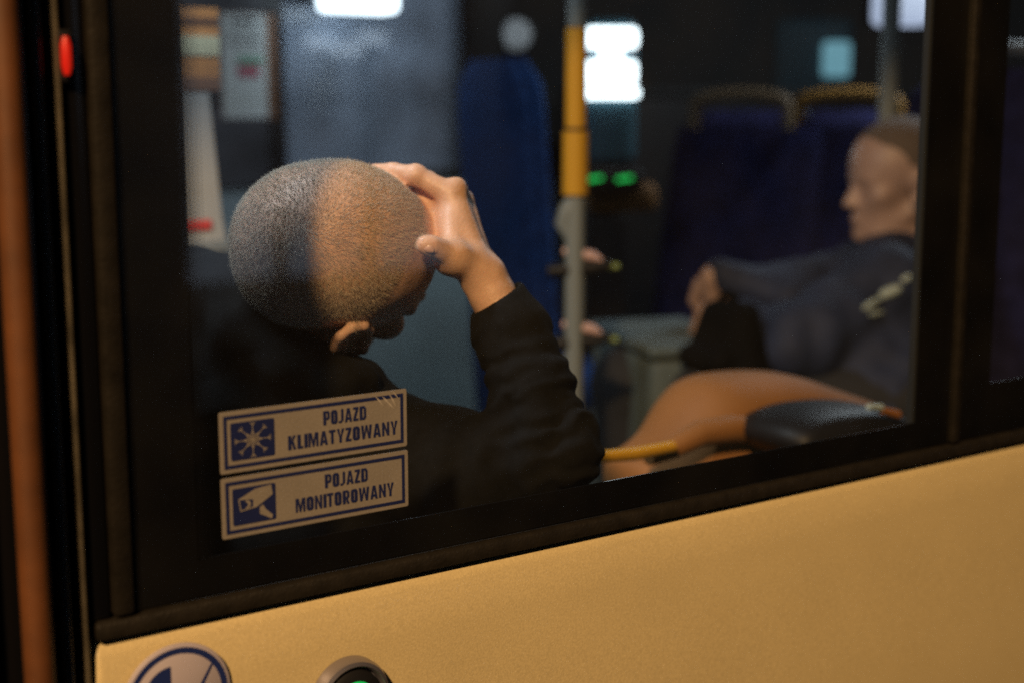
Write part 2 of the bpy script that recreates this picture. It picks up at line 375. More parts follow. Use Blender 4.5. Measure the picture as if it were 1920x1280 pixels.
def rrect(w_, h_, r_, n=4):
    o = []
    for cx, cz, a in ((w_ - r_, h_ - r_, 0), (r_, h_ - r_, 90), (r_, r_, 180), (w_ - r_, r_, 270)):
        o += [(cx + r_ * math.cos(R(a + 90 * k / n)), cz + r_ * math.sin(R(a + 90 * k / n))) for k in range(n + 1)]
    return o
def sticker(tl, bl, tr, br, lines, icon, label):
    a, b_, c, d = on(*bl, .0), on(*tl, .0), on(*br, .0), on(*tr, .0)
    x0, x1 = (a.x + b_.x) / 2, (c.x + d.x) / 2; z0, z1 = (a.z + c.z) / 2, (b_.z + d.z) / 2
    W_, H_ = x1 - x0, z1 - z0; Y = .0052
    t = thing('window_sticker', label, 'sticker', (x0, Y, z0), group='blue and white vehicle notices on the window glass')
    bm = B(); prism(bm, rrect(W_, H_, .0018), lambda u, v, dd: Vector((u, dd, v)), .0003); obj('backing', bm, M['stickwhite'], t, smooth=False)
    e = .0035; q = .0028; y = -.0004
    bm = B()
    for x_, X_, z_, Z_ in ((e, W_ - e, e, e + q), (e, W_ - e, H_ - e - q, H_ - e), (e, e + q, e + q, H_ - e - q), (W_ - e - q, W_ - e, e + q, H_ - e - q)):
        flat(bm, [(x_, z_), (X_, z_), (X_, Z_), (x_, Z_)], y, (0, 0))
    obj('border_line', bm, M['stickblue'], t, smooth=False)
    bm = B(); lx = W_ * .645
    word(bm, lines[0], lx + .001, H_ * .565, H_ * .235, W_ * .235, y)
    word(bm, lines[1], lx, H_ * .235, H_ * .235, W_ * lines[2], y)
    obj('lettering', bm, M['stickblue'], t, smooth=False)
    iz0, iz1 = .0095, H_ - .0095; s = iz1 - iz0; ix = .0092; sw = s * 1.24
    bm = B(); flat(bm, [(u * 1, v) for u, v in rrect(sw, s, .0015)], y, (ix, iz0)); pl = obj('pictogram_field', bm, M['stickblue'], t, smooth=False)
    bm = B(); cx, cz = ix + sw / 2, iz0 + s / 2; yy = y - .0002
    def seg(p, q_, w_, k=[0]):
        k[0] += 1; w_ *= .62
        p, q_ = Vector(p), Vector(q_); n = (q_ - p).normalized(); m_ = Vector((-n.y, n.x)) * w_ / 2
        flat(bm, [(v.x, v.y) for v in (p - m_, q_ - m_, q_ + m_, p + m_)], yy - (k[0] % 50) * 2e-6, (0, 0))
    if icon == 'snow':
        for k in range(8):
            a_ = R(90 + 45 * k); di = Vector((math.cos(a_) * 1.12, math.sin(a_))); L = s * .47; o_ = Vector((cx, cz))
            seg(o_, o_ + di * L, .00105)
            for sgn in (-1, 1):
                a2 = a_ + sgn * R(38); d2 = Vector((math.cos(a2), math.sin(a2)))
                seg(o_ + di * L * .80, o_ + di * L * .80 + d2 * L * .24, .0011)
                a3 = a_ + sgn * R(22); d3 = Vector((math.cos(a3) * 1.12, math.sin(a3)))
                seg(o_ + d3 * L * .26, o_ + di * L * .52, .0010)
                seg(o_ + d3 * L * .30, o_ + d3 * L * .12, .0010)
    else:
        f = lambda u, v: (ix + u * sw, iz0 + v * s)
        flat(bm, [f(.13, .70), f(.52, .92), f(.90, .97), f(.93, .70), f(.55, .42), f(.50, .66)], yy, (0, 0))
        flat(bm, [f(.50, .66), f(.55, .42), f(.17, .36), f(.13, .70), f(.16, .68), f(.19, .40), f(.47, .45), f(.47, .65)], yy - 3e-6, (0, 0))
        flat(bm, [f(.16, .68), f(.47, .65), f(.47, .70), f(.14, .72)], yy - 5e-6, (0, 0))
        cre = [f(.32 + .10 * math.cos(R(a_)), .54 + .11 * math.sin(R(a_))) for a_ in range(-100, 101, 20)] + [f(.28 + .07 * math.cos(R(a_)), .53 + .075 * math.sin(R(a_))) for a_ in range(80, -81, -20)]
        for i in range(10):
            flat(bm, [cre[i], cre[i + 1], cre[min(20, 19 - i) if 19 - i < len(cre) else -1], cre[min(len(cre) - 1, 20 - i)]], yy - 8e-6, (0, 0))
        flat(bm, [f(.62, .40), f(.70, .46), f(.76, .32), f(.92, .14), f(.90, .03), f(.62, .22)], yy, (0, 0))
    obj('pictogram', bm, M['stickwhite'], pl, smooth=False)
    return t
st1 = sticker((413, 776), (420, 893), (768, 729), (769, 836), ('POJAZD', 'KLIMATYZOWANY', .60), 'snow',
        'upper sticker with white snowflake on blue reading POJAZD KLIMATYZOWANY')
bm = B()
W_ = .178
for a, b_, w_ in (((.137, .047), (.146, .036), .0011), ((.144, .0455), (.152, .0365), .0014), ((.1505, .0475), (.158, .034), .0010), ((.148, .041), (.1555, .033), .0012), ((.154, .049), (.160, .041), .0008)):
    p_, q_ = Vector(a), Vector(b_); n_ = (q_ - p_).normalized(); m_ = Vector((-n_.y, n_.x)) * w_ / 2; mid = (p_ + q_) / 2 + m_ * .8
    vs = [bm.verts.new((v.x, -.0007 - w_ * .01, v.y)) for v in (p_, mid - m_ * 1.6, q_, mid + m_)]; bm.faces.new(vs)
M['scuff'] = mat('sticker_scuff', (.62, .56, .53), .6); obj('scuff_marks', bm, M['scuff'], st1, smooth=False)
sticker((417, 902), (424, 1017), (770, 843), (772, 947), ('POJAZD', 'MONITOROWANY', .54), 'cam',
        'lower sticker with surveillance camera pictogram reading POJAZD MONITOROWANY')

# round pram sign and door button on the yellow panel
YP = -.0035
c = on(330, 1305, YP); rr = (on(436, 1305, YP).x - on(232, 1305, YP).x) / 2
t = thing('pram_sign', 'round white sign with blue rim and blue pram on yellow panel', 'sign', (c.x, -.0058, c.z))
bm = B(); lathe(bm, [(rr, 0), (rr, .0012), (rr - .001, .002), (0, .002)], (0, 0, 0), (0, -1, 0), 64); obj('disc', bm, M['signwhite'], t)
bm = B()
for k in range(64):
    a, b2 = R(k * 5.625), R((k + 1) * 5.625)
    flat(bm, [(math.cos(a) * rr * .93, math.sin(a) * rr * .93), (math.cos(b2) * rr * .93, math.sin(b2) * rr * .93), (math.cos(b2) * rr * .82, math.sin(b2) * rr * .82), (math.cos(a) * rr * .82, math.sin(a) * rr * .82)], -.0023, (0, 0))
obj('rim_line', bm, M['signblue'], t, smooth=False)
bm = B(); y = -.0025; q = rr
flat(bm, [(-.12 * q, .62 * q)] + [(-.12 * q + .5 * q * math.cos(R(a)), .10 * q + .52 * q * math.sin(R(a))) for a in range(95, 181, 8)] + [(-.12 * q, .10 * q)], y, (0, 0))
flat(bm, [(-.62 * q, .05 * q), (.42 * q, .05 * q), (.25 * q, -.3 * q), (-.45 * q, -.3 * q)], y, (0, 0))
flat(bm, [(.42 * q, .05 * q), (.34 * q, .05 * q), (.62 * q, .5 * q), (.70 * q, .56 * q)], y - 2e-5, (0, 0))
flat(bm, ellipse(-.35 * q, -.48 * q, .12 * q, .12 * q), y, (0, 0)); flat(bm, ellipse(.18 * q, -.48 * q, .12 * q, .12 * q), y, (0, 0))
obj('pram_pictogram', bm, M['signblue'], t, smooth=False)

c = on(650, 1301, YP); rr = (on(728, 1301, YP).x - on(592, 1301, YP).x) / 2
t = thing('door_button', 'round button with metal ring and glowing green light on yellow panel', 'button', (c.x, -.0052, c.z))
bm = B(); lathe(bm, [(rr, 0), (rr, .008), (rr * .95, .013), (rr * .86, .0145), (rr * .80, .012), (rr * .78, .006), (0, .006)], (0, 0, 0), (0, -1, 0), 64); obj('ring', bm, M['silver'], t)
bm = B(); lathe(bm, [(rr * .76, .0065), (rr * .74, .012), (rr * .6, .0150), (rr * .35, .0155), (rr * .30, .013), (0, .013)], (0, 0, 0), (0, -1, 0), 48); obj('cap', bm, M['dark'], t)
bm = B(); lathe(bm, [(rr * .50, .0150), (rr * .44, .0185), (rr * .20, .0215), (0, .022)], (0, 0, 0), (0, -1, 0), 32); M['led2'] = mat('button_led', (.0, .1, .02), .4, emit=(.02, .75, .12), estr=.5); obj('light', bm, M['led2'], t)

# ------------------------------------------------------------------ street outside
me_ = B(); box(me_, -60, 60, -60, 60, -.1, 0); o = obj('road', me_, M['asphalt'], smooth=False); o['kind'] = 'structure'
LP = Vector((-3.4, -3.55, 5.15))
t = thing('street_lamp', 'sodium street lamp on a post across the pavement behind the viewer', 'street lamp', (LP.x - 1.2, LP.y - .6, LP.z - 4.6))
bm = B(); tube(bm, [(0, 0, 4.6 - LP.z), (0, 0, 2), (0, 0, 4.4), (.15, .08, 4.85), (.7, .35, 5.0), (1.1, .55, 4.95)], [.09, .08, .05, .045, .04, .035]); obj('post', bm, M['greypaint'], t)
bm = B(); box(bm, .95, 1.45, .47, .73, 4.84, 4.96, .03); obj('lamp_head', bm, M['greypaint'], t)
bm = B(); box(bm, 1.0, 1.4, .52, .68, 4.80, 4.838, .01); obj('lens', bm, M['streetlens'], t)
ld = bpy.data.lights.new('sodium_light', 'SPOT'); lo = bpy.data.objects.new('sodium_light', ld); COL.objects.link(lo)
lo.location = LP; ld.energy = 2350; ld.color = (1, .625, .29); ld.shadow_soft_size = .20; ld.spot_size = R(28); ld.spot_blend = 1
lo.rotation_euler = (Vector((.62, .1, 1.50)) - LP).to_track_quat('-Z', 'Y').to_euler()

def reflect_x(px, py, Y):
    d = ray(px, py); k = (1 - Y) / d.y; return d.x * k, 1.65 + d.z * k
YS = -10.6
X0, X1 = reflect_x(352, 300, YS)[0], reflect_x(868, 300, YS)[0]
t = thing('veil_shop_front', 'unseen dim shop front, bluish windows added to reflect in the bus glass', 'shop', (X0, YS, 0))  # unseen; added so its lit windows lay a bluish veil on the glass
M['facade'] = mat('facade_render', (.10, .095, .09), .9, var=.3, vscale=2)
me_ = B(); box(me_, -6, 9, -.6, -.3, 0, 8); obj('facade', me_, M['facade'], t, smooth=False)
m_ = mat('veil_glow', (.1, .1, .1), .6, emit=(.56, .68, .88), estr=.42); m_.cycles.emission_sampling = 'NONE'; nt = m_.node_tree; bs = nt.nodes['Principled BSDF']
tc = nt.nodes.new('ShaderNodeTexCoord'); nz = nt.nodes.new('ShaderNodeTexNoise'); nz.inputs['Scale'].default_value = 1.3; nz.inputs['Detail'].default_value = 3
mr = nt.nodes.new('ShaderNodeMapRange'); mr.inputs['From Min'].default_value = .35; mr.inputs['From Max'].default_value = .68; mr.inputs['To Min'].default_value = .18; mr.inputs['To Max'].default_value = .62
nt.links.new(tc.outputs['Object'], nz.inputs['Vector']); nt.links.new(nz.outputs['Fac'], mr.inputs[0]); nt.links.new(mr.outputs[0], bs.inputs['Emission Strength'])
W3 = (X1 - X0) / 3
for k in range(3):
    b = B(); box(b, k * W3 + .04, (k + 1) * W3 - .04, -.29, -.25, .12, 3.2); g_ = obj('veil_window', b, m_, t, smooth=False)
    for z_ in (.9, 1.7):
        b = B(); box(b, k * W3 + .04, (k + 1) * W3 - .04, -.24, -.15, z_, z_ + .05); obj('shelf', b, M['greypaint'], g_, smooth=False)
for k in range(4):
    b = B(); box(b, k * W3 - .035, k * W3 + .035, -.29, -.12, 0, 3.25); obj('mullion', b, M['dark'], t, smooth=False)
b = B(); box(b, -.05, 3 * W3 + .05, -.29, -.10, 3.26, 3.7); obj('fascia', b, M['dark'], t, smooth=False)
M['reflbulb'] = mat('reflection_lamp_glow', (.5, .5, .5), .4, emit=(.7, .85, 1), estr=5); M['reflbulb'].cycles.emission_sampling = 'NONE'
for k, (px, py) in enumerate(((600, 78), (655, 92), (700, 70))):
    x_, z_ = reflect_x(px, py, YS); b = B(); box(b, x_ - X0 - .14, x_ - X0 + .14, -.05, .02, z_ - .05, z_ + .04, .02); obj('reflection_lamp', b, M['reflbulb'], t)  # lamps added where they reflect as soft blobs in the glass

YB = -14.0
bx0, bx1 = reflect_x(1000, 200, YB)[0], reflect_x(1700, 200, YB)[0]
t = thing('reflected_building', 'unseen dark building, dim warm windows added to reflect in the bus glass', 'building', (bx0, YB, 0))  # unseen; added for faint warm reflections in the bus glass
M['warmrefl'] = mat('warm_reflection_window', (.1, .08, .06), .5, emit=(1, .62, .35), estr=.17); M['warmrefl'].cycles.emission_sampling = 'NONE'
M['coolrefl'] = mat('cool_reflection_window', (.1, .08, .06), .5, emit=(.5, .75, .85), estr=.12); M['coolrefl'].cycles.emission_sampling = 'NONE'
b = B(); box(b, -.5, bx1 - bx0 + 4, -8, -.31, 0, 14); obj('wall', b, M['facade'], t, smooth=False)
n_ = int((bx1 - bx0) / 2.2)
for i_ in range(n_):
    for z_ in (.9, 3.6, 6.3):
        if (i_ * 7 + int(z_)) % 3 == 0: continue
        b = B(); box(b, i_ * 2.2 + .4, i_ * 2.2 + 1.7, -.31, -.25, z_, z_ + 1.4); obj('window', b, M['warmrefl' if (i_ + int(z_)) % 4 else 'coolrefl'], t, smooth=False)

# ------------------------------------------------------------------ ceiling lamps inside
def ceiling_lamp(x, y, L=1.1, label='', e=1):
    t = thing('ceiling_lamp', label, 'lamp', (x, y, TOP + .035), group='strip lamps along the bus ceiling')
    b = B(); box(b, -L / 2, L / 2, -.07, .07, -.03, .0, .01); obj('housing', b, M['greypaint'], t)
    b = B(); box(b, -L / 2 + .02, L / 2 - .02, -.055, .055, -.045, -.0305, .006); obj('diffuser', b, M['lampwhite'], t)
    al = bpy.data.lights.new('lamp_light', 'AREA'); al.shape = 'RECTANGLE'; al.size = L - .04; al.size_y = .11; al.energy = 17 * e * L; al.color = (.80, .92, 1)
    ao = bpy.data.objects.new('lamp_light', al); COL.objects.link(ao); ao.parent = t; ao.location = (0, 0, -.047)
ceiling_lamp(.10, .52, 1.0, 'strip lamp on the ceiling above the shaved man')
ceiling_lamp(3.2, 1.15, .9, 'strip lamp on the ceiling above the man in the navy jacket')
# ---- INTERIOR ITEMS
def rbox(name, parent, m, x0, x1, y0, y1, z0, z1, bev=.01):
    b = B(); box(b, x0, x1, y0, y1, z0, z1, bev, 3); return obj(name, b, m, parent)

# glowing body added for a ceiling light's reflection in the fogged window
a, b_ = on(606, -6, YO - .15), on(732, -6, YO - .15)
t = thing('lamp_reflection', 'bright ceiling light reflection at the top of the fogged window, built as a glowing body', 'lamp', ((a.x + b_.x) / 2, YO - .15, a.z))
rbox('diffuser', t, M['lampglint'], -(b_.x - a.x) / 2, (b_.x - a.x) / 2, -.05, .04, -.035, .04, .015)
rbox('bracket', t, M['greypaint'], -(b_.x - a.x) / 2, (b_.x - a.x) / 2, .041, .15, -.01, .06, .01)  # grey body added behind the painted reflection

# notice sheet and poster on the far side
def rect_on(px0, py0, px1, py1, Y):
    a, d = on(px0, (py0 + py1) / 2, Y), on(px1, (py0 + py1) / 2, Y); z1, z0 = on((px0 + px1) / 2, py0, Y).z, on((px0 + px1) / 2, py1, Y).z
    return a.x, d.x, z0, z1
x0, x1, z0, z1 = rect_on(417, 27, 520, 222, YO - .1)
t = thing('notice_sheet', 'white notice with green and red blocks in front of the pillar', 'notice', (x0, YO - .1, z0))
W_, H_ = x1 - x0, z1 - z0
rbox('board', t, M['posterbrown'], -.004, W_ + .0, .003, .012, -.004, H_ + .004, .002)
rbox('sheet', t, M['paper'], 0, W_ * .80, -.002, .0025, 0, H_, .001)
rbox('heading_block', t, M['trim'], W_ * .2, W_ * .62, -.0045, -.0025, H_ * .91, H_ * .95, .0005)
rbox('green_block', t, M['papergreen'], W_ * .26, W_ * .72, -.0045, -.0025, H_ * .52, H_ * .59, .0005)
rbox('red_block', t, M['paperred'], W_ * .26, W_ * .65, -.0045, -.0025, H_ * .40, H_ * .50, .0005)
for k in range(4): rbox('text_line', t, M['trim'], W_ * .1, W_ * .68, -.0035, -.0024, H_ * (.68 + k * .05), H_ * (.69 + k * .05), .0003)

Yp = 1.15
x0, x1, z0, z1 = rect_on(348, 15, 412, 170, Yp)
t = thing('colour_poster', 'orange and cream poster glimpsed at the dotted edge of the window', 'poster', (x0, Yp, z0)); W_, H_ = x1 - x0, z1 - z0
x0b = -.25
rbox('board', t, M['posterorange'], x0b, W_, 0, .008, 0, H_, .002)
rbox('cream_field', t, M['postercream'], x0b, W_ * .98, -.003, -.0005, H_ * .42, H_ * .66, .0005)
rbox('brown_field', t, M['posterbrown'], x0b, W_ * .98, -.003, -.0005, H_ * .80, H_ * .88, .0005)
rbox('brown_field', t, M['posterbrown'], x0b, W_ * .98, -.003, -.0005, H_ * .0, H_ * .16, .0005)
pA, pB, pC, pD = on(345, 172, Yp), on(392, 172, Yp), on(424, 455, Yp), on(345, 455, Yp)
t = thing('white_panel', 'white tapering panel with a red foot behind the dotted glass edge', 'panel', (pD.x, Yp, pD.z))
bm = B(); prism(bm, [(-.2, 0), (pC.x - pD.x, 0), (pC.x - pD.x - .006, .04), (pB.x - pD.x, pA.z - pD.z), (-.2, pA.z - pD.z)], lambda u, v, d: Vector((u, d, v)), .02); obj('board', bm, M['posterwhite'], t, smooth=False)
pe = on(400, 412, Yp)
rbox('red_block', t, M['posterred'], -.2, pe.x - pD.x - .004, -.004, -.0005, .018, pe.z - pD.z, .002)
b = B(); tube(b, [(-.12, .035, FL - pD.z), (-.12, .035, .3), (-.12, .035, TOP + .03 - pD.z)], .014, 14); obj('mounting_post', b, M['greypaint'], t)
rbox('foot_ledge', t, M['greypaint'], -.2, pC.x - pD.x + .012, -.03, .03, -.018, -.001, .004)

# seats
def seat(name, label, loc, rz, fab, handle, H=1.15, Wd=.43, group='high backed bus seats', lean=.10):
    t = thing(name, label, 'seat', loc, rz, group)
    # faces +X locally
    def back(bx, grow, m_, nm, z0):
        b = B(); n = 14; N = 10; rows = []
        for i in range(n + 1):
            v = i / n; z = z0 + (H - z0) * v
            wd = Wd / 2 * (1 - .06 * v) + grow
            if v > .86: wd *= (max(.0, 1 - ((v - .86) / .14) ** 3 * .55)) ** .5
            x = bx - lean * v * 1.1
            ring = []
            for k in range(24):
                a = 2 * math.pi * k / 24; cy = math.copysign(abs(math.cos(a)) ** .3, math.cos(a)); cx = math.copysign(abs(math.sin(a)) ** .7, math.sin(a))
                th = (.04 + grow) * (1 if v < .9 else math.sqrt(max(.05, 1 - ((v - .9) / .1) ** 2 * .8)))
                ring.append(b.verts.new((x + cx * th + .012 * math.cos(cy * 1.5), cy * wd, z)))
            rows.append(ring)
        for i in range(n):
            for k in range(24): b.faces.new((rows[i][k], rows[i][(k + 1) % 24], rows[i + 1][(k + 1) % 24], rows[i + 1][k]))
        b.faces.new(rows[0][::-1]); b.faces.new(rows[-1])
        return obj(nm, b, m_, t, angle=60)
    back(0, 0, fab, 'backrest', .40)
    back(-.034, .004, M['shell'] if fab is not M['blueseat'] else fab, 'back_shell', .33)
    rbox('cushion', t, fab, .0, .44, -Wd / 2, Wd / 2, .38, .47, .035)
    rbox('seat_pan', t, M['shell'], -.03, .43, -Wd / 2 + .01, Wd / 2 - .01, .335, .379, .012)
    b = B(); tube(b, [(.2, 0, .0), (.2, 0, .334)], [.05, .04]); obj('pedestal', b, M['greypaint'], t)
    if handle is None: return t
    b = B(); pts = [(-.10, Wd / 2 * .60 * math.cos(R(a)), H - .005 + .045 * math.sin(R(a)) ** .5 if 0 < a < 180 else H - .05) for a in range(0, 181, 12)]
    tube(b, pts, .015, 12); obj('grab_handle', b, handle, t)
    return t
def seat_top(px, py, t_, H=1.15): v = at(px, py, t_); return Vector((v.x, v.y, v.z - H))
l = seat_top(985, 112, 3.35, 1.2); seat('passenger_chair', 'bright blue high backed seat left of the yellow pole', l, R(-12), M['blueseat'], None, H=1.2, Wd=.34, lean=.05)
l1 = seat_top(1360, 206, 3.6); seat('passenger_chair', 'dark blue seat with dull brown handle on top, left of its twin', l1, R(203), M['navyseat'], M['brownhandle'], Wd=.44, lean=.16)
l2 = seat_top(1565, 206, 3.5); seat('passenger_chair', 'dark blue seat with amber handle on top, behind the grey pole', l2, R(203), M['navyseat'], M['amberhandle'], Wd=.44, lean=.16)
l3 = at(1775, 640, 2.95); seat('passenger_chair', 'dark seat carrying the man in the navy jacket', (l3.x, l3.y, FL + .1), R(180), M['navyseat'], M['shell'])
l4 = Vector((.20, .33, .62)); seat('passenger_chair', 'dark seat behind the shaved man by the window', l4, 0, M['navyseat'], M['shell'], H=.80)

# poles
def pole(px_top, px_bot, t_, r_, label, sections, z0=FL, z1=TOP + .03, extra=None):
    v = at((px_top + px_bot) / 2, 300, t_)
    t = thing('grab_pole', label, 'pole', (v.x, v.y, 0), group='grab poles inside the bus')
    for a, b_, rr_, m_, nm in sections:
        b = B(); tube(b, [(0, 0, a), (0, 0, (a + b_) / 2), (0, 0, b_)], rr_, 20); obj(nm, b, m_, t)
    return t, v
tY = 2.35
zc = lambda py, px=1078: at(px, py, tY).z
t, v = pole(1082, 1076, tY, .02, 'yellow and grey pole with two black trays in the bus middle',
    [(FL, zc(368), .0165, M['greypaint'], 'lower_tube'), (zc(366), zc(246), .0215, M['poleyellow'], 'grip_sleeve'),
     (zc(241), zc(55), .0175, M['poleyellow'], 'upper_sleeve'), (zc(53), TOP + .03, .0155, M['greypaint'], 'upper_tube')])
b = B(); lathe(b, [(0, -.004), (.020, -.004), (.021, 0), (.020, .004), (0, .004)], (0, 0, zc(244)), (0, 0, 1)); obj('collar', b, M['dark'], t)
for py in (508, 650):
    z = zc(py)
    b = B(); pts = [Vector((.0, .0, z)) + (CR * dx + Vector((0, 0, dz))) for dx, dz in ((-.045, -.004), (-.01, -.002), (.03, .002), (.062, .008))]
    tube(b, pts, [.011, .014, .012, .007], 14); tr = obj('tray_clamp', b, M['dark'], t)
    b = B(); pts = [Vector((.0, .0, z + .018)) + (CR * dx + Vector((0, 0, dz))) for dx, dz in ((-.02, .012), (.0, .008), (.03, .003), (.045, -.004))]
    tube(b, pts, [.006, .010, .009, .004], 12); obj('clamp_pad', b, mat('pink_pad', (.55, .36, .33), .5), tr)
    b = B(); pts = [Vector((.0, .0, z + .004)) + (CR * dx + Vector((0, 0, 0))) for dx in (.052, .074)]
    tube(b, pts, [.006, .005], 10); obj('clamp_end', b, mat('green_end', (.20, .26, .08), .5), tr)
b = B(); tube(b, [Vector((0, 0, zc(375))), Vector((0, 0, zc(395))) - CR * .012, Vector((0, 0, zc(420))) - CR * .02, Vector((0, 0, zc(445))) - CR * .006, Vector((0, 0, zc(465)))], [.014, .015, .014, .013, .013], 14); obj('bent_bracket', b, M['greypaint'], t)
tY = 2.9
pole(1665, 1655, tY, .02, 'plain grey pole in front of the right dark blue seat', [(FL, TOP + .03, .0185, M['greypaint'], 'pole_tube'), (FL, FL + .02, .04, M['greypaint'], 'flange')])

# ticket machine with the bright screen and green lights
tm = 3.5
v = at(1140, 200, tm); zt = lambda py: at(1140, py, tm).z
t = thing('ticket_machine', 'ticket machine with glaring white screen and two green lights', 'ticket machine', (v.x, v.y, 0), R(-YAW))
px2m = tm / FP
rbox('screen', t, M['screenwhite'], -47 * px2m, 47 * px2m, -.105, -.09, zt(95), zt(58), .012)
b = B()
for hw, pa, pb in ((46, 162, 117), (52, 185, 166)): box(b, -hw * px2m, hw * px2m, -.105, -.09, zt(pa), zt(pb), .010)
for hw, pa, pb in ((20, 116.5, 96), (34, 165.5, 162.5)): box(b, -hw * px2m, hw * px2m, -.101, -.092, zt(pa), zt(pb))
obj('screen', b, M['screenwhite'], t)
rbox('red_line', t, M['paperred'], -44 * px2m, -20 * px2m, -.108, -.1055, zt(104), zt(100), .001); rbox('red_line', t, M['paperred'], 26 * px2m, 46 * px2m, -.108, -.1055, zt(100), zt(95), .001)
rbox('body', t, M['teal'], -50 * px2m, 50 * px2m, -.088, .05, zt(310), zt(40), .03)
rbox('reader', t, M['dark'], -58 * px2m, 62 * px2m, -.12, .05, zt(358), zt(312), .02)
for dx in (-30, 25):
    b = B(); tube(b, [(dx * px2m - .018, -.124, zt(333) - .001), (dx * px2m + .019, -.124, zt(333) + .004)], .0045, 12); obj('light', b, M['led'], t)
rbox('lower_cover', t, M['orangeplastic'], -40 * px2m, 95 * px2m, -.02, .09, zt(400), zt(345), .02)
rbox('stand', t, M['dark'], -.05, .05, -.03, .05, FL, zt(402), .01)

# information display at right and lamps far away
tm = 5.0; v = at(1565, 112, tm); k_ = tm / FP
t = thing('information_display', 'small cyan display glowing above the dark blue seats', 'display', v, R(-YAW))
rbox('screen', t, M['screencyan'], -25 * k_, 25 * k_, -.03, -.022, -32 * k_, 32 * k_, .012)
rbox('housing', t, M['teal'], -118 * k_, 33 * k_, -.02, .05, -72 * k_, 78 * k_, .03)
v = at(1685, 18, 3.6); k_ = 3.6 / FP
t = thing('panel_lamp', 'pale blue lamp glowing behind the top of the grey pole', 'lamp', v, R(-YAW))
M['lamppale'] = mat('pale_lamp', (.3, .3, .3), .4, emit=(.60, .72, 1), estr=.75)
rbox('diffuser', t, M['lamppale'], -52 * k_, 52 * k_, -.03, .0, -32 * k_, 45 * k_, .02)
rbox('housing', t, M['dark'], -60 * k_, 60 * k_, .002, .05, -30 * k_, 70 * k_, .02)
v = at(968, 65, 4.0)
t = thing('round_lamp', 'dim round lamp above the bright blue seat', 'lamp', v, R(-YAW))
b = B(); lathe(b, [(0, .02), (.03, .018), (.045, .0), (.03, -.01), (0, -.01)], (0, 0, 0), (0, -1, 0), 32); obj('lens', b, M['lampdim'], t)
b = B(); lathe(b, [(.052, -.012), (.056, .004), (.048, .008), (.046, -.008)], (0, 0, 0), (0, -1, 0), 32); obj('rim', b, M['dark'], t)

# dark partition behind the ticket machine and seats
v = at(1060, 300, 4.1)
t = thing('partition_screen', 'dark partition panel behind the seats and ticket machine', 'partition', (v.x, v.y, FL), 0)
rbox('panel', t, M['dark'], .0, 2.6, 0, .03, .01, 1.20, .01)
rbox('top_rail', t, M['trim'], .0, 2.6, -.01, .04, 1.201, 1.23, .01)

# orange wheel arch housing by the window, further along the bus
def dome(name, parent, m, outline, y0, y1, bulge=.03, nseg=10):
    """outline: world (x, z) list of the outer profile; lofted from y0 to y1 with rounded shoulders"""
    b = B(); rows = []; cx = sum(p[0] for p in outline) / len(outline); zmin = min(p[1] for p in outline)
    for i in range(nseg + 1):
        u = i / nseg; s = 1 - .16 * (abs(2 * u - 1) ** 3.0)
        y = y0 + (y1 - y0) * u
        rows.append([b.verts.new((cx + (x - cx) * s, y, zmin + (z - zmin) * s)) for x, z in outline])
    n = len(outline)
    for i in range(nseg):
        for k in range(n): b.faces.new((rows[i][k], rows[i][(k + 1) % n], rows[i + 1][(k + 1) % n], rows[i + 1][k]))
    b.faces.new(rows[0][::-1]); b.faces.new(rows[-1])
    return obj(name, b, m, parent, angle=70)
def smooth_poly(pts, it=3):
    for _ in range(it):
        q = []
        for i in range(len(pts)):
            a, c_ = pts[i], pts[(i + 1) % len(pts)]
            q += [(a[0] * .75 + c_[0] * .25, a[1] * .75 + c_[1] * .25), (a[0] * .25 + c_[0] * .75, a[1] * .25 + c_[1] * .75)]
        pts = q
    return pts
Yo = .36
arch_px = [(1180, 872), (1225, 850), (1262, 815), (1295, 752), (1335, 712), (1400, 702), (1490, 700), (1580, 732), (1700, 775), (1760, 900), (1600, 980), (1200, 990)]
pts = [(on(px, py, Yo).x, on(px, py, Yo).z) for px, py in arch_px]
t = thing('wheel_arch_cover', 'orange brown moulded hump under the legs of the navy jacket man', 'cover', (0, 0, 0))
dome('moulding', t, M['orangeplastic'], smooth_poly(pts), Yo - .05, Yo + .10)
rp = [on(px, py, Yo - .06) for px, py in ((1215, 858), (1262, 838), (1310, 812), (1370, 803), (1450, 806), (1500, 812))]
b = B(); tube(b, rp, [.010, .014, .017, .018, .017, .012], 14); obj('rim', b, M['orangeplastic'], t)  # lip added to shape the highlight along the lower edge
e0, e1 = on(1110, 856, .28), on(1262, 836, .28)
b = B(); tube(b, [e0, (e0 + e1) / 2 + Vector((0, 0, -.003)), e1], [.007, .008, .007], 12); obj('yellow_edge', b, M['poleyellow'], t)
# black armrest in front of it
Ya = .22
ap = [(1455, 838), (1462, 800), (1500, 775), (1560, 760), (1640, 758), (1700, 782), (1712, 830), (1600, 852), (1500, 866)]
pts = [(on(px, py, Ya).x, on(px, py, Ya).z) for px, py in ap]
t = thing('armrest', 'black padded armrest in front of the orange hump', 'armrest', (0, 0, 0))
dome('pad', t, M['dark'], smooth_poly(pts), Ya - .04, Ya + .09)
q = on(1672, 770, Ya - .045); b = B(); tube(b, [q - Vector((.02, 0, -.004)), q + Vector((.012, 0, -.006))], [.005, .006], 10); obj('orange_tab', b, M['orangehandle'], t)
q = on(1640, 764, Ya - .045); b = B(); tube(b, [q - Vector((.012, 0, -.003)), q + Vector((.012, 0, -.001))], [.004, .005], 10); obj('pale_tab', b, M['reflective'], t)
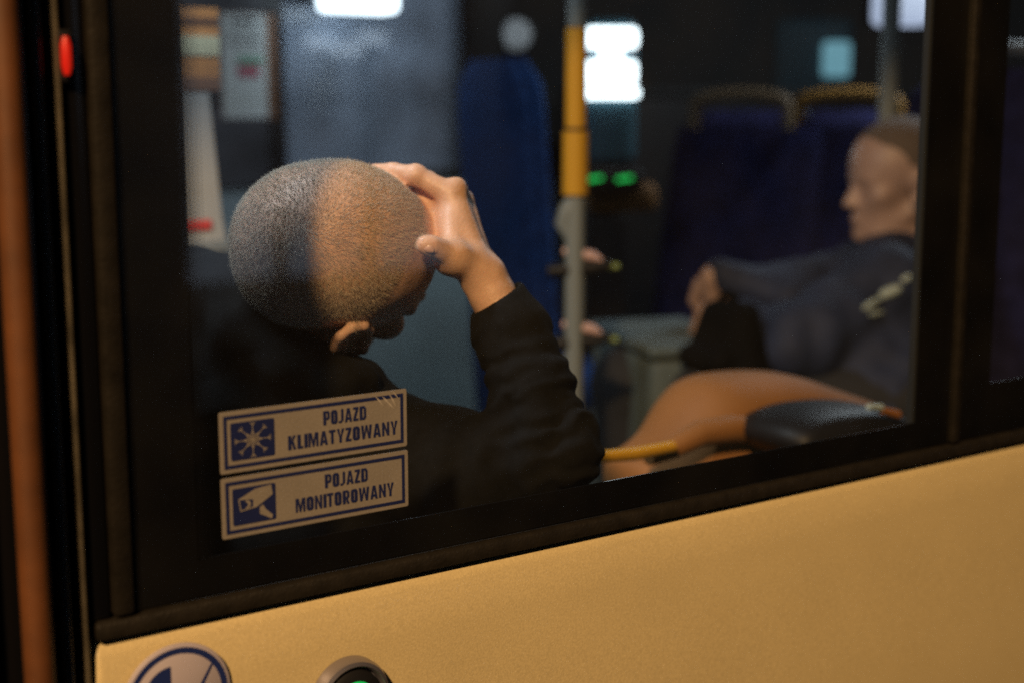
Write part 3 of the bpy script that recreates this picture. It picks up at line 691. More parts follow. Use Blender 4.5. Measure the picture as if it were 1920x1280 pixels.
# pale seat side / box beyond
v = at(1280, 715, 2.6)
t = thing('side_box', 'pale grey box left of the orange hump', 'box', (v.x, v.y, FL), R(-20))
hb = at(1280, 660, 2.6).z - FL
M['boxgrey'] = mat('box_grey', (.07, .095, .10), .7, var=.2, vscale=10)
rbox('body', t, M['boxgrey'], -.08, .12, -.05, .3, .0, hb, .02); rbox('lid', t, M['boxgrey'], -.085, .125, -.055, .305, hb + .001, hb + .02, .008)

# ------------------------------------------------------------------ signed-distance sculpting
class Sculpt:
    def __init__(s, lo, hi, h):
        s.lo = np.array(lo, np.float32); s.h = h; s.n = np.ceil((np.array(hi) - np.array(lo)) / h).astype(int) + 1
        s.F = np.full(s.n, .05, np.float32)
    def grid(s, lo, hi):
        a = np.maximum(0, np.floor((lo - s.lo) / s.h).astype(int)); b = np.minimum(s.n, np.ceil((hi - s.lo) / s.h).astype(int) + 1)
        if (b <= a).any(): return None
        ax = [s.lo[i] + s.h * np.arange(a[i], b[i], dtype=np.float32) for i in range(3)]
        return tuple(slice(a[i], b[i]) for i in range(3)), ax[0][:, None, None], ax[1][None, :, None], ax[2][None, None, :]
    def comb(s, sl, d, k, op):
        f = s.F[sl]
        if op == 'add':
            h = np.clip(.5 + .5 * (f - d) / k, 0, 1); s.F[sl] = f + (d - f) * h - k * h * (1 - h)
        elif op == 'sub':
            h = np.clip(.5 - .5 * (f + d) / k, 0, 1); s.F[sl] = f + (-d - f) * h + k * h * (1 - h)
    def cone(s, a, b, ra, rb, k=.008, op='add'):
        a, b = np.array(a, np.float32), np.array(b, np.float32); m = max(ra, rb) + k * 2 + .012
        g = s.grid(np.minimum(a, b) - m, np.maximum(a, b) + m)
        if g is None: return
        sl, X, Y, Z = g; d = b - a; L = float(d @ d) + 1e-12
        t = np.clip(((X - a[0]) * d[0] + (Y - a[1]) * d[1] + (Z - a[2]) * d[2]) / L, 0, 1)
        dd = np.sqrt((X - a[0] - t * d[0]) ** 2 + (Y - a[1] - t * d[1]) ** 2 + (Z - a[2] - t * d[2]) ** 2) - (ra + (rb - ra) * t)
        s.comb(sl, dd, k, op)
    def ell(s, c, axes, r, k=.008, op='add'):
        c = np.array(c, np.float32); A = np.array(axes, np.float32); m = max(r) + k * 2 + .012
        g = s.grid(c - m, c + m)
        if g is None: return
        sl, X, Y, Z = g; X = X - c[0]; Y = Y - c[1]; Z = Z - c[2]
        k0 = 0; k1 = 0
        for i in range(3):
            q = X * A[i][0] + Y * A[i][1] + Z * A[i][2]
            k0 = k0 + (q / r[i]) ** 2; k1 = k1 + (q / r[i] ** 2) ** 2
        k0 = np.sqrt(k0); k1 = np.sqrt(k1) + 1e-9
        s.comb(sl, k0 * (k0 - 1) / k1, k, op)
    def chain(s, pts, rs, k=.006, op='add'):
        for i in range(len(pts) - 1): s.cone(pts[i], pts[i + 1], rs[i], rs[i + 1], k, op)
    def halfspace(s, p, n, lo, hi, k=.002):          # remove what lies on the +n side of plane (inside a box)
        g = s.grid(np.array(lo, np.float32), np.array(hi, np.float32))
        if g is None: return
        sl, X, Y, Z = g; d = -((X - p[0]) * n[0] + (Y - p[1]) * n[1] + (Z - p[2]) * n[2]); s.F[sl] = np.maximum(s.F[sl], -d)
    def mesh(s, name, relax=3):
        F = s.F; h = s.h
        ins = F < 0
        c = np.zeros(np.array(F.shape) - 1, np.int8)
        for dx in (0, 1):
            for dy in (0, 1):
                for dz in (0, 1):
                    c += ins[dx:F.shape[0] - 1 + dx, dy:F.shape[1] - 1 + dy, dz:F.shape[2] - 1 + dz]
        act = (c > 0) & (c < 8); I = np.argwhere(act); idx = np.full(act.shape, -1, np.int32); idx[act] = np.arange(len(I))
        acc = np.zeros((len(I), 3)); cnt = np.zeros(len(I))
        cor = [(x, y, z) for x in (0, 1) for y in (0, 1) for z in (0, 1)]
        for p in cor:
            for ax in range(3):
                if p[ax]: continue
                q = list(p); q[ax] = 1
                f0 = F[I[:, 0] + p[0], I[:, 1] + p[1], I[:, 2] + p[2]]; f1 = F[I[:, 0] + q[0], I[:, 1] + q[1], I[:, 2] + q[2]]
                m = (f0 < 0) != (f1 < 0); t = np.where(m, f0 / np.where(m, f0 - f1, 1), 0)
                v = np.array(p, float)[None, :].repeat(len(I), 0); v[:, ax] = t
                acc[m] += v[m]; cnt[m] += 1
        V = s.lo + h * (I + acc / cnt[:, None])
        Q = []
        for ax in range(3):
            a = [slice(None)] * 3; b = [slice(None)] * 3; a[ax] = slice(0, -1); b[ax] = slice(1, None)
            ch = ins[tuple(a)] != ins[tuple(b)]; E = np.argwhere(ch)
            u, v = (ax + 1) % 3, (ax + 2) % 3
            ok = (E[:, u] > 0) & (E[:, v] > 0) & (E[:, u] < act.shape[u]) & (E[:, v] < act.shape[v]); E = E[ok]
            def cell(du, dv):
                e = E.copy(); e[:, u] -= du; e[:, v] -= dv; return idx[e[:, 0], e[:, 1], e[:, 2]]
            quad = np.stack([cell(1, 1), cell(0, 1), cell(0, 0), cell(1, 0)], 1)
            fl = ins[E[:, 0], E[:, 1], E[:, 2]]
            quad[~fl] = quad[~fl][:, ::-1]
            Q.append(quad)
        Q = np.concatenate(Q); Q = Q[(Q >= 0).all(1)]
        # light relaxation to hide the grid
        me = bpy.data.meshes.new(name)
        for _ in range(relax):
            e = np.concatenate([Q[:, [0, 1]], Q[:, [1, 2]], Q[:, [2, 3]], Q[:, [3, 0]]])
            S_ = np.zeros_like(V); n_ = np.zeros(len(V))
            for j in range(3): S_[:, j] = np.bincount(e[:, 0], V[e[:, 1], j], len(V)) + np.bincount(e[:, 1], V[e[:, 0], j], len(V))
            n_ = np.bincount(e[:, 0], minlength=len(V)) + np.bincount(e[:, 1], minlength=len(V))
            V = V * .5 + .5 * S_ / np.maximum(n_, 1)[:, None]
        me.vertices.add(len(V)); me.vertices.foreach_set('co', V.astype(np.float32).ravel())
        me.loops.add(len(Q) * 4); me.loops.foreach_set('vertex_index', Q.astype(np.int32).ravel())
        me.polygons.add(len(Q)); me.polygons.foreach_set('loop_start', np.arange(0, len(Q) * 4, 4, dtype=np.int32)); me.polygons.foreach_set('loop_total', np.full(len(Q), 4, np.int32))
        me.update(calc_edges=True); me.validate()
        s.V, s.Q = V, Q
        return me
def vnormals(V, Q):
    fn = np.cross(V[Q[:, 2]] - V[Q[:, 0]], V[Q[:, 3]] - V[Q[:, 1]]); N_ = np.zeros_like(V)
    for k in range(4):
        for j in range(3): N_[:, j] += np.bincount(Q[:, k], fn[:, j], len(V))
    return N_ / (np.linalg.norm(N_, axis=1, keepdims=True) + 1e-12)
def vnoise(P, scale, seed=0):      # smooth value noise on points
    P = np.asarray(P) * scale + seed * 17.13; I = np.floor(P).astype(np.int64); f = P - I; f = f * f * (3 - 2 * f)
    def hsh(x, y, z):
        n = (x * 73856093) ^ (y * 19349663) ^ (z * 83492791); n = (n ^ (n >> 13)) * 1274126177 & 0x7fffffff
        return (n % 100003) / 100003.
    r = 0
    for dx in (0, 1):
        for dy in (0, 1):
            for dz in (0, 1):
                wx = f[:, 0] if dx else 1 - f[:, 0]; wy = f[:, 1] if dy else 1 - f[:, 1]; wz = f[:, 2] if dz else 1 - f[:, 2]
                r = r + wx * wy * wz * hsh(I[:, 0] + dx, I[:, 1] + dy, I[:, 2] + dz)
    return r

def sculpt_head(s, c, f, l, u, ears=True, scale=1.0, es=1.0, flare=.42):
    f, l, u = (np.array(v, float) for v in (f, l, u)); c = np.array(c, float)
    P = lambda x, y, z: c + (f * x + l * y + u * z) * scale
    ax = (f, l, u); q = lambda r: tuple(v * scale for v in r)
    s.ell(P(-.006, 0, .0), ax, q((.0985, .081, .087)), .01)
    s.ell(P(-.045, 0, -.012), ax, q((.055, .072, .066)), .02)
    s.ell(P(.030, 0, -.006), ax, q((.064, .066, .066)), .02)
    s.ell(P(.045, 0, -.072), ax, q((.048, .056, .062)), .02)
    s.ell(P(.02, 0, -.105), ax, q((.055, .052, .035)), .02)
    s.ell(P(.050, 0, -.120), ax, q((.040, .040, .025)), .015)
    s.ell(P(.080, 0, -.138), ax, q((.017, .020, .014)), .012)
    for sg in (-1, 1):
        s.cone(P(-.005, sg * .060, -.085), P(.06, sg * .032, -.136), .012, .011, .02)     # jaw line
        s.ell(P(.064, sg * .046, -.060), ax, q((.020, .020, .015)), .018)                  # cheekbone
        s.ell(P(.100, sg * .031, -.043), ax, q((.020, .018, .014)), .016, 'sub')           # socket
        s.ell(P(.0765, sg * .031, -.043), ax, q((.0125, .0135, .0115)), .004)              # lid
        s.cone(P(.0915, sg * .012, -.026), P(.078, sg * .050, -.027), .0065, .0055, .012)  # brow
        s.ell(P(.098, sg * .012, -.079), ax, q((.010, .007, .007)), .005)                  # nostril wing
    s.cone(P(.088, 0, -.035), P(.108, 0, -.074), .0075, .0105, .009)
    s.ell(P(.110, 0, -.077), ax, q((.010, .010, .008)), .006)
    s.ell(P(.0925, 0, -.1015), ax, q((.009, .022, .0045)), .005)
    s.ell(P(.0915, 0, -.1115), ax, q((.009, .019, .0050)), .004)
    s.cone(P(.104, .016, -.1065), P(.104, -.016, -.1065), .0015, .0015, .002, 'sub')
    if ears:
        for sg in (-1, 1):
            tilt0 = flare == .42
            o = np.array([.014 if tilt0 else .033, sg * (.0765 if tilt0 else .0785), -.050])
            tilt = -.15 if flare != .42 else .10
            bk = np.array([-1, sg * flare, 0.]); bk /= np.linalg.norm(bk)      # plane of the ear leans out backwards
            upv = np.array([-.18, sg * tilt, 1.]); upv /= np.linalg.norm(upv)
            out = np.array([flare, sg * 1., -.05 if tilt > 0 else .2]); out /= np.linalg.norm(out)
            E = lambda a, b, d=0: P(*(o + (bk * a + upv * b + out * d) * es))
            eax = [f * v[0] + l * v[1] + u * v[2] for v in (bk, upv, out)]
            er = lambda *v: [q_ * es for q_ in (v[0] if isinstance(v[0], list) else v)]
            s.ell(E(.012, .002, -.002), eax, er(.0175, .029, .0055), .004)
            s.ell(E(.012, -.001, .0055), eax, er(.0115, .0195, .0050), .004, 'sub')
            hel = [E(.000, .010, .003), E(.001, .022, .005), E(.008, .031, .006), E(.018, .032, .006), E(.0265, .024, .006), E(.0285, .010, .005), E(.0255, -.006, .004), E(.019, -.018, .004)]
            s.chain(hel, er([.0030, .0034, .0038, .0040, .0040, .0036, .0032, .0032]), .003)
            s.chain([E(.018, .018, .002), E(.0205, .006, .0035), E(.0185, -.007, .004), E(.012, -.015, .004)], er([.0022, .003, .003, .0028]), .003)
            s.ell(E(.010, -.024, .002), eax, er(.0095, .0090, .0045), .004)
            s.ell(E(.0005, -.004, .003), eax, er(.0035, .006, .004), .003)
            s.cone(E(.006, .001, .004), E(.004, .001, -.010), .0042, .003, .002, 'sub')
    return P

# ------------------------------------------------------------------ the man with the shaved head
HT = 1.42
hc = at(640, 462, HT)
hf = cvec(.89, -.07, -.44).normalized(); _r = cvec(.12, -.88, .45); _r = (_r - hf * _r.dot(hf)).normalized(); hl = -_r; hu = hf.cross(hl).normalized()
man = thing('person', 'man with shaved head bowed into his right hand, black hoodie, at window', 'person', (.3, .4, FL))
def under(o, root): o.parent = root; o.location = o.location - root.location; return o
s = Sculpt((.24, -.005, .98), (1.06, .72, 1.66), .0021)
HP = sculpt_head(s, hc, hf, hl, hu, True, 1.015, 1.34, .30)
c7 = at(455, 640, 1.56)
s.cone(HP(-.022, 0, -.078), c7, .047, .060, .025)
s.cone(HP(.0, 0, -.10), c7 + Vector((.06, -.02, -.02)), .045, .055, .03)
sh_r = at(655, 835, 1.47); elb = at(1036, 846, 1.385)
chest = Vector((.42, .44, 1.16))
A_ = lambda px, py, t_: at(px, py, t_)
s.ell(chest, ((1, 0, 0), (0, 1, 0), (0, 0, 1)), (.11, .17, .20), .03)
s.cone(c7, chest + Vector((0, 0, .1)), .06, .10, .04)
s.cone(c7 + Vector((.0, -.03, -.06)), sh_r, .05, .052, .04)
sh_l = Vector((.42, .62, 1.26)); s.cone(c7 + Vector((0, .03, -.06)), sh_l, .05, .05, .04)
s.cone(sh_l, Vector((.62, .66, 1.04)), .048, .042, .02)
s.chain([sh_r, A_(850, 885, 1.42), elb], [.050, .040, .030], .02)
# forearm, wrist
wr = A_(905, 517, 1.413)
s.chain([elb, A_(998, 735, 1.395), A_(953, 612, 1.41), A_(921, 548, 1.413), wr], [.030, .030, .025, .0205, .0200], .012)
s.chain([A_(925, 560, 1.425), A_(905, 512, 1.432)], [.019, .019], .012)
# hand: metacarpals
mc = [((886, 488, 1.408), (845, 366, 1.425), .0165, .0122), ((890, 486, 1.425), (850, 365, 1.446), .0165, .0125),
      ((896, 492, 1.442), (866, 376, 1.466), .016, .0118), ((900, 502, 1.452), (874, 398, 1.485), .015, .0110)]
for a, b_, ra, rb in mc:
    s.cone(A_(*a), A_(*b_), ra * .95, rb, .007); s.cone(wr, A_(*a), .0195, ra * .95, .008)
s.cone(A_(866, 470, 1.42), A_(848, 400, 1.44), .015, .014, .012)
s.cone(A_(786, 346, 1.446), A_(818, 372, 1.448), .009, .012, .008); s.cone(A_(812, 366, 1.452), A_(842, 438, 1.442), .012, .017, .012); s.cone(A_(842, 400, 1.432), A_(852, 470, 1.412), .013, .016, .012)
# fingers (index first), wrapped over the brow on the far side
fing = [([(845, 366, 1.425), (780, 329, 1.424), (737, 322, 1.438), (703, 320, 1.452)], [.0122, .0098, .0086, .0074]),
        ([(850, 365, 1.446), (800, 340, 1.456), (762, 338, 1.470), (735, 350, 1.480)], [.0125, .0096, .0084, .0073]),
        ([(866, 376, 1.466), (822, 372, 1.476), (786, 382, 1.482), (765, 398, 1.488)], [.0118, .0092, .0081, .0070]),
        ([(874, 398, 1.485), (838, 408, 1.494), (812, 424, 1.492), (795, 440, 1.490)], [.0110, .0084, .0074, .0065])]
for pts, rs in fing:
    s.chain([A_(*p) for p in pts], rs, .0045)
    s.ell(A_(*pts[1]), ((1, 0, 0), (0, 1, 0), (0, 0, 1)), (rs[1] * 1.1,) * 3, .004)
# knuckle bump
for q_ in ((856, 352, 1.428), (857, 358, 1.449)): s.ell(A_(*q_), ((1, 0, 0), (0, 1, 0), (0, 0, 1)), (.0105, .0105, .0105), .008)
# thumb
s.chain([A_(884, 498, 1.402), A_(853, 482, 1.388), A_(824, 469, 1.374)], [.0175, .0150, .0108], .008)
s.chain([A_(824, 469, 1.374), A_(808, 462, 1.366), A_(797, 459, 1.3625)], [.0108, .0101, .0092], .004)
s.ell(A_(846, 492, 1.398), (CR, CU, CF), (.0165, .0135, .015), .010)
s.cone(A_(846, 470, 1.395), A_(846, 412, 1.414), .0105, .0085, .009)      # web of skin
for q0, q1 in (((814, 452, 1.362), (818, 474, 1.362)), ((819, 453, 1.364), (823, 472, 1.364)), ((838, 452, 1.378), (843, 476, 1.372))): s.cone(A_(*q0), A_(*q1), .0009, .0009, .0025, 'sub')
for q0, q1 in (((884, 470, 1.398), (912, 440, 1.414)), ((872, 508, 1.392), (884, 470, 1.398))): s.cone(A_(*q0), A_(*q1), .0012, .0010, .004, 'sub')
s.cone(A_(862, 365, 1.424), A_(905, 480, 1.408), .0035, .003, .008)         # tendon of the thumb side
body = s.mesh('person_body')
# fold the forehead skin the hand pushes up, and roughen creases on the hand
V, Q = s.V, s.Q; N_ = vnormals(V, Q)
def cproj(V):
    d = V - np.array(CAM); z = d @ np.array(CF); return 960 + FP * (d @ np.array(CR)) / z, 640 - FP * (d @ np.array(CU)) / z, z
def ridge(V, pts3, w_, h_):
    best = np.full(len(V), 9.); pts3 = [np.array(p) for p in pts3]
    for i in range(len(pts3) - 1):
        a, b2 = pts3[i], pts3[i + 1]; d = b2 - a; t = np.clip((V - a) @ d / (d @ d), 0, 1)
        dd = np.linalg.norm(V - a - t[:, None] * d, axis=1); m_ = dd < best
        along = np.where(m_, (i + t) / (len(pts3) - 1), along if i else 0); best = np.minimum(best, dd)
    return h_ * np.exp(-(best / w_) ** 2) * np.sin(np.pi * np.clip(along * .8 + .08, 0, 1)) ** .8
hcn = np.array(hc)
def headpt(px, py):                # where the skull meets this line of sight (ellipsoid of the cranium)
    o_ = np.array(CAM); d = np.array(ray(px, py)); Am = np.array([hf / .0985, hl / .077, hu / .086]); cc = np.array(HP(-.006, 0, 0))
    p, q_ = Am @ (o_ - cc), Am @ d; a, b2, c2 = q_ @ q_, 2 * p @ q_, p @ p - 1; D = b2 * b2 - 4 * a * c2
    return o_ + d * ((-b2 - math.sqrt(max(D, 0))) / (2 * a))
disp = np.zeros(len(V))
for pts, w_, h_ in (([(722, 436), (768, 424), (800, 404), (818, 400)], .0030, .0034), ([(742, 450), (778, 438), (806, 424), (824, 420)], .0028, .0032),
                    ([(728, 470), (764, 458), (796, 441), (818, 438)], .0030, .0030), ([(748, 486), (768, 470), (788, 452)], .0028, .0026),
                    ([(752, 508), (764, 488), (780, 470)], .0028, .0024)):
    disp += ridge(V, [headpt(*p) for p in pts], w_, h_)
disp += (vnoise(V, 60) - .5) * .0008
V2 = V + N_ * disp[:, None]
body.vertices.foreach_set('co', V2.astype(np.float32).ravel()); body.update()
bo = under(link('body', body, M['skin']), man)
V = V2
# thumb nail and index nail
def nail(p, n, d, L=.0055, W_=.005):
    n, d = Vector(n).normalized(), Vector(d).normalized(); d = (d - n * d.dot(n)).normalized(); e = n.cross(d); b = B()
    rows = []
    for i in range(6):
        u_ = i / 5 * 2 - 1
        rows.append([b.verts.new(p + d * (u_ * L) + e * (W_ * v_ * math.sqrt(max(.15, 1 - max(0, abs(u_) - .5) ** 2 * 3))) + n * (.0012 - .0028 * v_ * v_ - .001 * u_ * u_)) for v_ in (-1, -.6, -.2, .2, .6, 1)])
    for i in range(5):
        for k in range(5): b.faces.new((rows[i][k], rows[i][k + 1], rows[i + 1][k + 1], rows[i + 1][k]))
    return obj('nail', b, mat('nail', (.60, .38, .31), .3), angle=80)

nl = under(nail(A_(803, 470, 1.3555), cvec(-.15, -.55, .8), cvec(-1, .25, 0), .0052, .0048), man)
# short stubble growing out of the scalp, whorl at the crown
Ni = vnormals(V, Q); rel = (V - hcn); lx, ly, lz = rel @ np.array(hf), rel @ np.array(hl), rel @ np.array(hu)
px_, py_, pz_ = cproj(V)
def scalp_mask(lx, ly, lz, P=None):
    q = (lx + .006) ** 2 / .0985 ** 2 + ly ** 2 / .077 ** 2 + lz ** 2 / .086 ** 2
    front = np.clip((.069 - lx - .5 * np.abs(ly) * (np.abs(ly) > .03) - np.where(lz < .035, (.035 - lz) * .35, 0)) / .012, 0, 1)
    low = np.clip((lz + np.where(lx > .012, .028, .085 + np.clip(-lx - .01, 0, .05) * 1.0)) / .012, 0, 1)
    m = front * low * (q < 1.9)
    ear = (lx > -.020) & (lx < .055) & (lz < -.004) & (q > 1.10) & (np.abs(ly) > .06)
    return m * (~ear)
mask = scalp_mask(lx, ly, lz)
fa = np.linalg.norm(np.cross(V[Q[:, 2]] - V[Q[:, 0]], V[Q[:, 3]] - V[Q[:, 1]]), axis=1) / 2
fm = mask[Q].mean(1); pr = fa * fm
NH = 72000; NL = 6000
fi = rng.choice(len(Q), NH, p=pr / pr.sum()); a, b2 = rng.random((NH, 1)), rng.random((NH, 1))
root = (V[Q[fi, 0]] * (1 - a) + V[Q[fi, 1]] * a) * (1 - b2) + (V[Q[fi, 3]] * (1 - a) + V[Q[fi, 2]] * a) * b2
nn = Ni[Q[fi, 0]]
wh = np.array(headpt(575, 412)); away = root - wh; dist = np.linalg.norm(away, axis=1, keepdims=True) + 1e-6
tan = away / dist; tan -= nn * (tan * nn).sum(1, keepdims=True); tan /= np.linalg.norm(tan, axis=1, keepdims=True) + 1e-9
swirl = np.cross(nn, tan); sw_ = np.exp(-dist / .05)
flow = tan * (1 - .6 * sw_) + swirl * sw_ * .9 + rng.normal(0, .22, root.shape) + (vnoise(root, 55, 3)[:, None] - .5) * swirl * .9
flow /= np.linalg.norm(flow, axis=1, keepdims=True)
Lh = (.0033 * rng.uniform(.6, 1.25, (NH, 1))); Lh[:NL] *= 1.35
K = 3; pts = np.zeros((NH, K, 3), np.float32)
for k in range(K):
    u_ = k / (K - 1); pts[:, k] = root - nn * .0003 + nn * Lh * (.75 * u_ - .15 * u_ * u_) + flow * Lh * (.30 * u_ + .55 * u_ * u_)
hcv = bpy.data.hair_curves.new('stubble'); hcv.add_curves([K] * NH)
hcv.attributes['position'].data.foreach_set('vector', pts.ravel())
ra = hcv.attributes.get('radius') or hcv.attributes.new('radius', 'FLOAT', 'POINT')
ra.data.foreach_set('value', (np.array([.00008, .00007, .00003], np.float32)[None] * np.where(np.arange(NH) < NL, 1.9, 1.)[:, None].astype(np.float32)).ravel())
ho = bpy.data.objects.new('hair', hcv); COL.objects.link(ho); under(ho, man)
M['stubble'] = mat('short_brown_hair', (.46, .39, .31), .45, var=.35, vscale=500); hcv.materials.append(M['stubble'])

# hoodie
s = Sculpt((.10, .004, .94), (1.06, .76, 1.62), .0032)
s.ell(chest + Vector((-.01, 0, -.02)), ((1, 0, 0), (0, 1, 0), (0, 0, 1)), (.145, .20, .26), .03)
s.cone(c7 + Vector((.0, 0, -.02)), chest + Vector((0, 0, .08)), .085, .14, .05)
s.cone(c7 + Vector((.01, -.02, -.05)), sh_r, .075, .070, .04)
s.cone(c7 + Vector((0, .03, -.06)), sh_l, .075, .068, .04); s.cone(sh_l, Vector((.62, .66, 1.04)), .066, .056, .02)
s.chain([sh_r, A_(850, 880, 1.42), elb], [.068, .056, .0400], .03)
s.chain([elb, A_(998, 738, 1.395), A_(956, 622, 1.41), A_(934, 566, 1.413)], [.0400, .0385, .0325, .0290], .02)
s.chain([A_(934, 566, 1.413), A_(922, 542, 1.413)], [.0288, .0286], .006)
cuff = A_(929, 559, 1.413); cn = (A_(905, 517, 1.413) - A_(955, 612, 1.41)).normalized(); cn = (cn + cvec(-.10, -.02, .22)).normalized()
s.halfspace(np.array(cuff), np.array(cn), np.array(cuff) - .07, np.array(cuff) + .07)
s.cone(cuff + cn * .03, cuff - cn * .022, .0246, .0246, .002, 'sub')
# hood lying round the neck
s.chain([A_(350, 545, 1.62), A_(418, 556, 1.49), A_(462, 618, 1.445), A_(555, 678, 1.42), A_(640, 716, 1.405), A_(676, 712, 1.415)], [.045, .042, .036, .028, .020, .015], .02)
s.chain([A_(560, 700, 1.46), A_(640, 716, 1.44), A_(686, 706, 1.45)], [.034, .024, .014], .02)
s.chain([A_(380, 560, 1.66), A_(480, 600, 1.66), A_(600, 690, 1.60)], [.05, .045, .03], .03)
s.cone(A_(455, 700, 1.52), A_(600, 760, 1.48), .06, .05, .04)
s.ell(A_(400, 830, 1.60), (CR, CU, CF), (.13, .17, .12), .05); s.cone(A_(380, 620, 1.60), A_(400, 800, 1.60), .07, .11, .04)
s.ell(A_(600, 1000, 1.52), (CR, CU, CF), (.12, .09, .10), .04)
hm = s.mesh('hoodie'); V, Q = s.V, s.Q; N_ = vnormals(V, Q)
# folds: rings across the sleeve, soft lumps elsewhere
disp = (vnoise(V, 14, 1) - .5) * .010 + (vnoise(V, 34, 2) - .5) * .005
ea, eb = np.array(cuff), np.array(elb); d = eb - ea; L = np.linalg.norm(d); tt = (V - ea) @ d / L
off = np.linalg.norm(V - ea - (tt / L)[:, None] * d, axis=1)
near = np.exp(-np.clip(off - .045, 0, 1) / .015)
wv = vnoise(V, 26, 5)
fold = np.sin((tt + .022 * wv + .012 * vnoise(V, 60, 8)) * 2 * np.pi / .023)
amp = np.where(tt < .02, 0, np.clip((tt - .02) / .03, 0, 1)) * (.0004 + .0024 * vnoise(V, 18, 6)) * near
disp = disp * np.clip(np.abs(tt - 0) / .03, .1, 1) + fold * amp
ua = np.array(sh_r); d2 = np.array(elb) - ua; L2 = np.linalg.norm(d2); t2 = (V - ua) @ d2 / L2; off2 = np.linalg.norm(V - ua - (t2 / L2)[:, None] * d2, axis=1)
near2 = np.exp(-np.clip(off2 - .065, 0, 1) / .015) * np.clip(t2 / .03, 0, 1) * (tt > .1)
disp += np.sin((t2 + .03 * wv) * 2 * np.pi / .045) * near2 * .0030
V = V + N_ * disp[:, None]; V[:, 1] = np.maximum(V[:, 1], .0095)
hm.vertices.foreach_set('co', V.astype(np.float32).ravel()); hm.update()
under(link('hoodie', hm, M['hoodie']), man)
# trousers, seated
s = Sculpt((.1, .1, .5), (1.0, .85, 1.12), .008)
for yy in (.36, .56):
    s.chain([Vector((.35, yy, .99)), Vector((.78, yy, .98)), Vector((.80, yy, .62))], [.09, .07, .055], .02)
s.ell(Vector((.34, .46, .99)), ((1, 0, 0), (0, 1, 0), (0, 0, 1)), (.13, .18, .10), .03)
under(link('trousers', s.mesh('trousers'), M['trousers']), man)

# ------------------------------------------------------------------ the man in the navy jacket, further along
T2 = 2.75
h2 = at(1686, 306, T2)
f2 = Vector((-.85, .34, -.02)).normalized(); u2 = Vector((.02, 0, 1)); u2 = (u2 - f2 * u2.dot(f2)).normalized(); l2_ = u2.cross(f2)
man2 = thing('person', 'man in navy jacket sitting in profile at right, looking down left', 'person', (h2.x, h2.y, FL))
H2 = lambda a, b, c_: h2 + f2 * a + l2_ * b + u2 * c_
lo = np.array(h2) - np.array([.85, .45, .75]); hi = np.array(h2) + np.array([.45, .45, .16])
s = Sculpt(lo, hi, .0055)
P2 = sculpt_head(s, h2, f2, l2_, u2, True, 1.0)
nk = h2 + Vector((.06, 0, -.19)); s.cone(P2(-.02, 0, -.08), nk, .052, .055, .02)
tz = at(1640, 620, 2.7); hip = at(1640, 740, 2.6)
hr, hl_ = at(1336, 520, 2.74), at(1372, 592, 2.64)
s.cone(nk, hip, .09, .12, .04)
shr2 = at(1650, 545, 2.58); shl2 = at(1700, 520, 2.95)
s.cone(nk, shr2, .06, .055, .03); s.cone(nk, shl2, .06, .055, .03)
el1 = at(1490, 640, 2.5); s.chain([shr2, el1, hl_], [.05, .04, .025], .02); s.chain([shl2, at(1480, 560, 2.75), hr], [.05, .04, .024], .02)
def rough_hand(s, w_, d, up):
    d, up = Vector(d).normalized(), Vector(up).normalized(); e = d.cross(up).normalized()
    s.cone(w_, w_ + d * .06, .022, .026, .01)
    for k in range(4):
        b0 = w_ + d * .07 + e * (k - 1.5) * .017; s.chain([b0, b0 + d * .035 - up * .006, b0 + d * .055 - up * .026], [.0095, .0085, .0075], .004)
    s.chain([w_ + d * .01 + e * .03, w_ + d * .05 + e * .045, w_ + d * .075 + e * .035 - up * .01], [.012, .011, .009], .005)
rough_hand(s, hr, (.3, .1, -.95), (-.8, -.5, .3)); rough_hand(s, hl_, (-.2, .5, -.5), (-.8, -.5, .2))
under(link('body', s.mesh('body2', 9), M['skin2']), man2)
s = Sculpt(np.array(h2) - .16, np.array(h2) + .16, .004)
s.ell(P2(-.006, 0, .0), (f2, l2_, u2), (.102, .081, .090), .01); s.ell(P2(-.045, 0, -.012), (f2, l2_, u2), (.059, .072, .072), .02)
s.ell(P2(.12, 0, -.06), (f2, l2_, u2), (.095, .12, .125), .006, 'sub'); s.ell(P2(.0, 0, -.12), (f2, l2_, u2), (.07, .12, .055), .01, 'sub')
under(link('hair', s.mesh('hair2'), M['hairgrey']), man2)
s = Sculpt(lo, hi, .006)
s.cone(nk + Vector((0, 0, -.03)), hip, .125, .165, .05); s.cone(nk + Vector((0, 0, -.03)), nk + Vector((.01, 0, .015)), .072, .062, .02)
s.cone(nk + Vector((0, 0, -.03)), shr2, .085, .08, .04); s.cone(nk + Vector((0, 0, -.03)), shl2, .085, .08, .04)
s.chain([shr2, el1, hl_ + (el1 - hl_) * .15], [.08, .068, .042], .03); s.chain([shl2, at(1480, 560, 2.75), hr + (at(1480, 560, 2.75) - hr) * .15], [.08, .065, .042], .03)
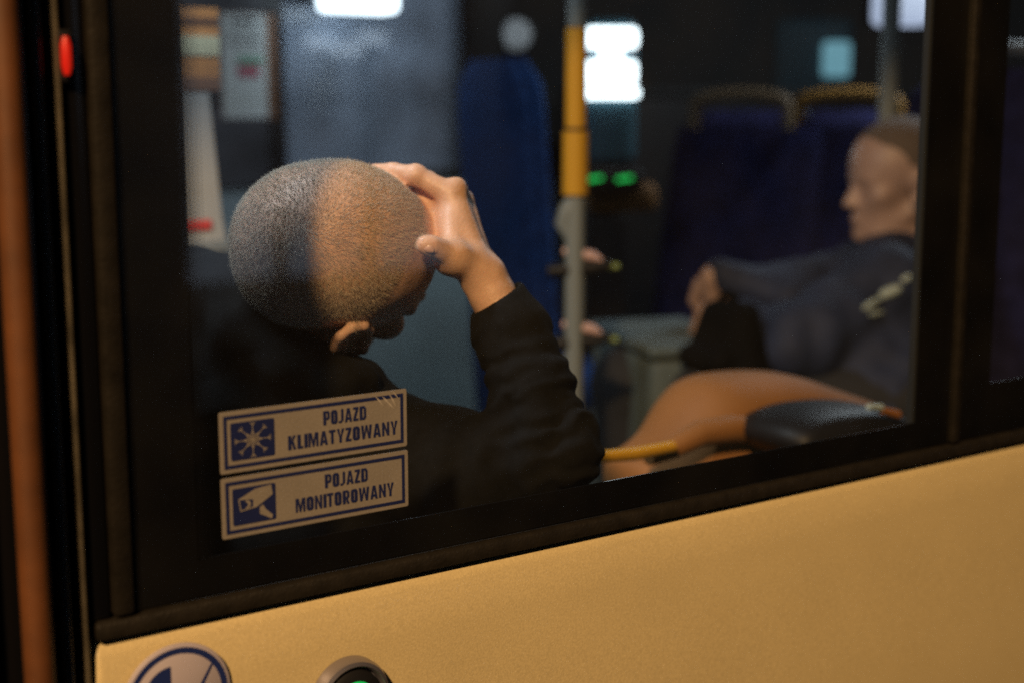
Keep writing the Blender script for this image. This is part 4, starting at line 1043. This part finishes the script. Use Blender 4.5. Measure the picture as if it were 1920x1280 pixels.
jm = s.mesh('jacket'); V, Q = s.V, s.Q; N_ = vnormals(V, Q); V = V + N_ * ((vnoise(V, 12, 4) - .5) * .03 + (vnoise(V, 26, 9) - .5) * .012)[:, None]
jm.vertices.foreach_set('co', V.astype(np.float32).ravel()); jm.update()
under(link('jacket', jm, M['jacket']), man2)
from mathutils.bvhtree import BVHTree
bv = BVHTree.FromPolygons([tuple(v) for v in V], [tuple(q) for q in Q.tolist()])
def skin_hit(px, py): h_ = bv.ray_cast(CAM, ray(px, py).normalized()); return h_[0]
for a, b3, r_ in (((1618, 580), (1650, 560), .006), ((1650, 556), (1688, 540), .010), ((1690, 528), (1708, 518), .006), ((1630, 590), (1655, 586), .005)):
    pp = [skin_hit(a[0] + (b3[0] - a[0]) * k / 4, a[1] + (b3[1] - a[1]) * k / 4) for k in range(5)]; pp = [p_ for p_ in pp if p_]
    if len(pp) > 2: b = B(); tube(b, pp, [r_ * .6] + [r_] * (len(pp) - 2) + [r_ * .6], 10); under(obj('reflective_mark', b, M['reflective']), man2)
s = Sculpt(np.array(hip) - np.array([.75, .35, .55]), np.array(hip) + np.array([.25, .4, .2]), .009)
for dy in (-.10, .12):
    kn = hip + Vector((-.30, dy + .22, .0)); s.chain([hip + Vector((0, dy, 0)), kn, kn + Vector((.02, 0, -.42))], [.09, .07, .05], .02)
under(link('trousers', s.mesh('trousers2'), M['trousers']), man2)
v = at(1365, 560, 2.48)
bag = thing('backpack', 'black bag held on the lap of the navy jacket man', 'bag', (v.x, v.y, v.z - .15))
s = Sculpt((-.16, -.16, -.02), (.16, .16, .32), .006)
for yy in (-.045, .0, .045): s.cone((.0, yy, .03), (.005, yy * .7, .115), .044, .030, .02)
s.cone((-.05, -.04, .05), (-.05, .04, .05), .022, .022, .012); s.cone((.04, 0, .02), (.05, 0, .12), .03, .02, .02)
link('bag_body', s.mesh('bag_body'), M['bag'], bag)
b = B(); tube(b, [(.0, .02 * math.cos(R(a)), .140 + .02 * math.sin(R(a))) for a in range(0, 181, 20)], .006, 10); obj('carry_loop', b, M['bag'], bag)
